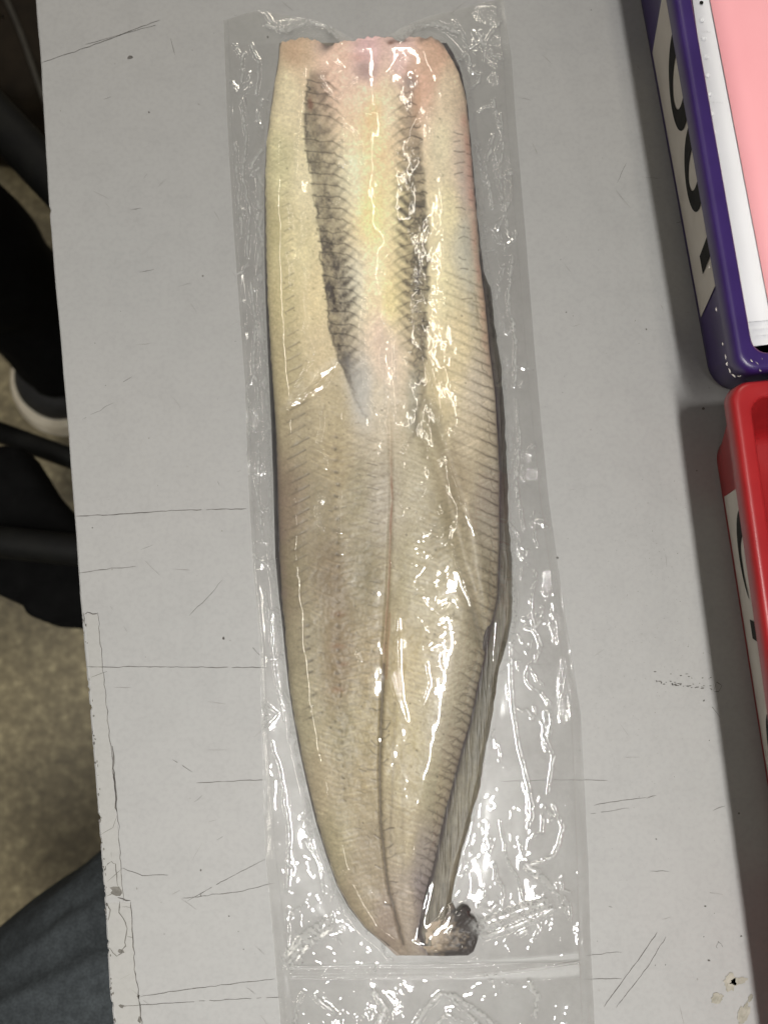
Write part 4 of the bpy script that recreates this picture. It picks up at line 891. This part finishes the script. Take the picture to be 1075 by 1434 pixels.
for pts in [[(338, 140), (345, 190), (340, 240), (350, 300), (347, 360)], [(328, 200), (334, 260), (338, 330)], [(352, 400), (358, 450), (355, 510), (362, 570)], [(362, 620), (360, 690), (368, 760)], [(372, 830), (380, 890), (386, 950), (398, 1010)], [(380, 1040), (398, 1110), (405, 1180), (400, 1250)],
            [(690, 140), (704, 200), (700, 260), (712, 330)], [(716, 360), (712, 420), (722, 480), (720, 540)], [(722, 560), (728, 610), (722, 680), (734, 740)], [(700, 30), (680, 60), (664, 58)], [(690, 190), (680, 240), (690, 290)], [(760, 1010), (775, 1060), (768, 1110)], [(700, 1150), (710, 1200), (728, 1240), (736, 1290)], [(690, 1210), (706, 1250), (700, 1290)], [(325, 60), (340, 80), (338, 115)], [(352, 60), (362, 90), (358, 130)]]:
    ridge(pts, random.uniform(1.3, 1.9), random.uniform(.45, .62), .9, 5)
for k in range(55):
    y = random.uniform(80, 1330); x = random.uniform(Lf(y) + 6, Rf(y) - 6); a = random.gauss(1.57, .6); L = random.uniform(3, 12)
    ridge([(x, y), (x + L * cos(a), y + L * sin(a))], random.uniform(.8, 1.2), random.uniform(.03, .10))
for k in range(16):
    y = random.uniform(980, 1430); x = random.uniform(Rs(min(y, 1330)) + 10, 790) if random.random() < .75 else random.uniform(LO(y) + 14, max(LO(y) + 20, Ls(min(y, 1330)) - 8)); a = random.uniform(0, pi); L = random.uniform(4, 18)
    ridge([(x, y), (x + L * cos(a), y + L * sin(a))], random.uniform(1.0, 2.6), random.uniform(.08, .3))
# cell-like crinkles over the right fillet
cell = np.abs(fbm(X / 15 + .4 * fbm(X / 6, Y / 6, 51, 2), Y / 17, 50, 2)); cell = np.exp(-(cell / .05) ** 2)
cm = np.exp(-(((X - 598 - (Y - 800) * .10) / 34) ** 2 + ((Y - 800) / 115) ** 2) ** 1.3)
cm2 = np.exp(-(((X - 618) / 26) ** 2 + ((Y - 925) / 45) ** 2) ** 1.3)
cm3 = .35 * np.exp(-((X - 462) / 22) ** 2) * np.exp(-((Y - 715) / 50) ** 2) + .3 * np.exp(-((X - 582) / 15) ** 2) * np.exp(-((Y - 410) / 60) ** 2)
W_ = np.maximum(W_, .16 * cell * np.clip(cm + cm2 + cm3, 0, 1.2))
offm = 1 - solid
und = offm * (.75 * fbm(X / 40, Y / 62, 60, 2) ) * np.interp(gy, [0, 900, 1100, 1400], [.5, .5, .8, .9])[:, None]
ridg = 1 - np.abs(fbm(X / 22, Y / 22, 62, 3)); und += offm * np.clip((ridg - .86) / .14, 0, 1) ** 2 * .10 * sstep(1000, 1120, Y)
skin_n = solid * (.07 * fbm(X / 17, Y / 26, 63, 3) + .018 * fbm(X / 4, Y / 5, 64, 2))
FZ = ENV2 + W_ + np.maximum(und, -.2) + skin_n + .35
edgef = np.clip(np.minimum(X - LO(gy)[:, None], RO(gy)[:, None] - X) / 10, 0, 1)
FZ = FZ * (.35 + .65 * edgef)
# flat facet that mirrors the lamp beside the centre line
FZ = np.maximum(FZ, .6)
# milky amount of the film, with wrinkle glints painted in as white
MK = .035 + .03 * np.clip(n_lo + .3 * n_mid, -1, 1)
dOut = np.where(X < 540, Ls(gy)[:, None] - X, X - Rs(gy)[:, None])
dOut = np.maximum(dOut, np.maximum((Y - 1338) * .8, 54 - Y))
MK = MK + .46 * np.exp(-((dOut - 5 - 2 * n_lo) / 4.5) ** 2) * np.clip(.8 + .9 * n_mid, 0, 2) * sstep(190, 260, Y) * (1 - sstep(1290, 1320, Y)) * np.where(X < 540, 1.0, .55 - .4 * sstep(880, 960, Y))
MK += np.clip(W_, 0, .8) * np.where(dOut < 0, .14, .95) * np.clip(.7 + n_hi * 1.2, .1, 1.5)  # crease whitening and ridge highlights, both painted as white
MK += .06 * (ENV2 < 2.0) * (Y > 60) * (1 - .6 * sstep(1000, 1150, Y)) * np.clip(.6 + n_lo, 0, 1.4)
MK = np.clip(np.where(dOut < -4, .004 + .012 * np.clip(n_mid, 0, 1) + .14 * np.clip(W_, 0, .6), MK), 0, .6)
EMB = Z1()
for (x, y, rx, ry, a) in [(735, 640, 9, 10, 1), (742, 665, 10, 8, 1.3), (768, 820, 10, 22, .9), (778, 870, 9, 34, 1), (790, 960, 9, 50, 1), (686, 20, 20, 12, 1), (692, 70, 14, 22, .8), (420, 38, 42, 10, 1), (352, 585, 14, 12, .8), (356, 655, 14, 14, .8), (710, 260, 10, 40, .8), (690, 110, 8, 8, .8), (700, 240, 12, 30, .6), (372, 300, 8, 80, .4), (520, 1425, 60, 20, .3), (370, 1000, 14, 20, .5), (755, 1290, 40, 30, .2)]:
    EMB = np.maximum(EMB, a * np.exp(-(((X - x) / rx) ** 2 + ((Y - y) / ry) ** 2)))

TINT = sstep(-1, 9, dOut) * np.clip(.50 + .45 * n_lo + .12 * n_mid, 0, 1) * (Y > 62) * (1 - .4 * sstep(300, 150, Y))
bag = thing('vacuum_bag', 'clear crinkled vacuum bag sealed tightly around the pale fish fillet', 'vacuum bag', (0, 0, 0))
def film_mat(name, milk_attr=True, milk=.1, rough=.07, refl=.075):
    m, nt, b, out = mat(name); nt.nodes.remove(b)
    tc = N(nt, 'ShaderNodeTexCoord')
    tr_ = N(nt, 'ShaderNodeBsdfTransparent', Color=(.985, .985, .98, 1)); tc_ = N(nt, 'ShaderNodeMix', _data_type='RGBA'); tc_.inputs[6].default_value = (.985, .985, .98, 1); tc_.inputs[7].default_value = (.86, .85, .845, 1); nt.links.new(tc_.outputs[2], tr_.inputs['Color']); df = N(nt, 'ShaderNodeBsdfDiffuse', Color=(.74, .74, .72, 1)); tl = N(nt, 'ShaderNodeBsdfTranslucent', Color=(.74, .74, .72, 1)); gl_ = N(nt, 'ShaderNodeBsdfGlossy', Color=(1, 1, 1, 1), Roughness=rough)
    n1 = N(nt, 'ShaderNodeTexNoise', Scale=420.0, Detail=3.0); n2 = N(nt, 'ShaderNodeTexVoronoi', Scale=900.0)
    for n in (n1, n2): nt.links.new(tc.outputs['Object'], n.inputs['Vector'])
    at = N(nt, 'ShaderNodeAttribute', _attribute_name='film'); sp = N(nt, 'ShaderNodeSeparateColor'); nt.links.new(at.outputs['Color'], sp.inputs[0])
    if milk_attr: nt.links.new(sp.outputs[2], tc_.inputs[0])
    else: tc_.inputs[0].default_value = 0
    b1 = N(nt, 'ShaderNodeBump', Strength=.025, Distance=.0004); nt.links.new(n1.outputs[0], b1.inputs['Height'])
    b2 = N(nt, 'ShaderNodeBump', Distance=.0005); nt.links.new(n2.outputs[0], b2.inputs['Height']); nt.links.new(b1.outputs[0], b2.inputs['Normal']); nt.links.new(sp.outputs[1], b2.inputs['Strength'])
    nt.links.new(b2.outputs[0], gl_.inputs['Normal'])
    ge = N(nt, 'ShaderNodeNewGeometry'); dt = N(nt, 'ShaderNodeVectorMath', _operation='DOT_PRODUCT'); nt.links.new(ge.outputs['Incoming'], dt.inputs[0]); nt.links.new(b2.outputs[0], dt.inputs[1])
    def mth(op, a, b_=None):
        k = N(nt, 'ShaderNodeMath', _operation=op)
        for i_, q_ in enumerate((a, b_)):
            if q_ is None: continue
            if isinstance(q_, (int, float)): k.inputs[i_].default_value = q_
            else: nt.links.new(q_, k.inputs[i_])
        return k.outputs[0]
    sch = mth('POWER', mth('SUBTRACT', 1.0, mth('ABSOLUTE', dt.outputs['Value'])), 5.0)      # same from both sides of the thin sheet
    fr = N(nt, 'ShaderNodeMath', _operation='MULTIPLY_ADD'); nt.links.new(sch, fr.inputs[0]); fr.inputs[1].default_value = 1 - refl; fr.inputs[2].default_value = refl
    am = N(nt, 'ShaderNodeMixShader', Fac=.5); nt.links.new(df.outputs[0], am.inputs[1]); nt.links.new(tl.outputs[0], am.inputs[2])
    m1 = N(nt, 'ShaderNodeMixShader', Fac=milk); nt.links.new(tr_.outputs[0], m1.inputs[1]); nt.links.new(am.outputs[0], m1.inputs[2])
    if milk_attr: nt.links.new(sp.outputs[0], m1.inputs[0])
    m2 = N(nt, 'ShaderNodeMixShader'); nt.links.new(fr.outputs[0], m2.inputs[0]); nt.links.new(m1.outputs[0], m2.inputs[1]); nt.links.new(gl_.outputs[0], m2.inputs[2])
    nt.links.new(m2.outputs[0], out.inputs[0]); return m
M['film'] = film_mat('clear_film'); M['seal'] = film_mat('sealed_film', True, rough=.16); M['back'] = film_mat('back_film', False, .07, .3, .04)
def film_part(name, xl, xr, y0f, y1f, nu, nv, m, milk_add=0, zadd=0, zfun=None, emb=0, tint=0):
    v = np.linspace(0, 1, nv)[:, None]; u = np.linspace(0, 1, nu)[None]
    yy = 0 + (1500) * v + 0 * u
    x = xl(yy) + (xr(yy) - xl(yy)) * u
    if y0f is not None:
        yt = y0f(x); yb = y1f(x); yy = yt + (yb - yt) * v; x = xl(yy) + (xr(yy) - xl(yy)) * u
    z = samp(FZ, x, yy) + zadd
    if zfun is not None: z = z + zfun(x, yy)
    me = grid_mesh(PV(x, yy, z / 1000))
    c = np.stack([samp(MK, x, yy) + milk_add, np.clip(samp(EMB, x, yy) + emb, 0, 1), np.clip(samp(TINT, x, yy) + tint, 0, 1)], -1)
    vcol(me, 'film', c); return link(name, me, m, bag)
SB = lambda x: np.interp(x, [370, 385, 460, 520, 580, 654, 740, 800, 830], [1352, 1352, 1351, 1349, 1349, 1348, 1343, 1337, 1334])   # top of the bottom seal
SE = lambda x: SB(x) + np.interp(x, [380, 500, 650, 830], [19, 23, 24, 14])
END = lambda x: 1492 + 0 * x
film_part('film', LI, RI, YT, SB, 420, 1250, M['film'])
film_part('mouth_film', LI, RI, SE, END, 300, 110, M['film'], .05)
for (a, b_) in ((LO, LI), (RI, RO)):
    film_part('side_seal', a, b_, YT, END, 14, 700, M['seal'], .10, .0, lambda x, y: .03 * fbm(x / 2, y / 5, 33) + .25 * np.exp(-((x - (LI(y) if a is LO else RI(y))) / 1.2) ** 2), emb=.04)
def sealz(x, y):
    t = (y - SB(x)) / (SE(x) - SB(x))
    return .7 * (np.exp(-((t - .12) / .07) ** 2) + np.exp(-((t - .42) / .08) ** 2) + np.exp(-((t - .70) / .06) ** 2) + np.exp(-((t - .93) / .06) ** 2)) + .10 * np.sin(x * 2.2) * np.sin(pi * t) * np.sin(t * 26)
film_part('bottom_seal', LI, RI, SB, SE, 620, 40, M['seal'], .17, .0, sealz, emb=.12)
# back film under the fish
v_ = np.linspace(0, 1, 120)[:, None]; u_ = np.linspace(0, 1, 40)[None]
yy = -4 + 1496 * v_ + 0 * u_; x = LO(yy) + (RO(yy) - LO(yy)) * u_; yt = YT(x); yy = yt + (1492 - yt) * v_; x = LO(yy) + (RO(yy) - LO(yy)) * u_
link('back_film', grid_mesh(PV(x, yy, np.full_like(x, .0003))), M['back'], bag)
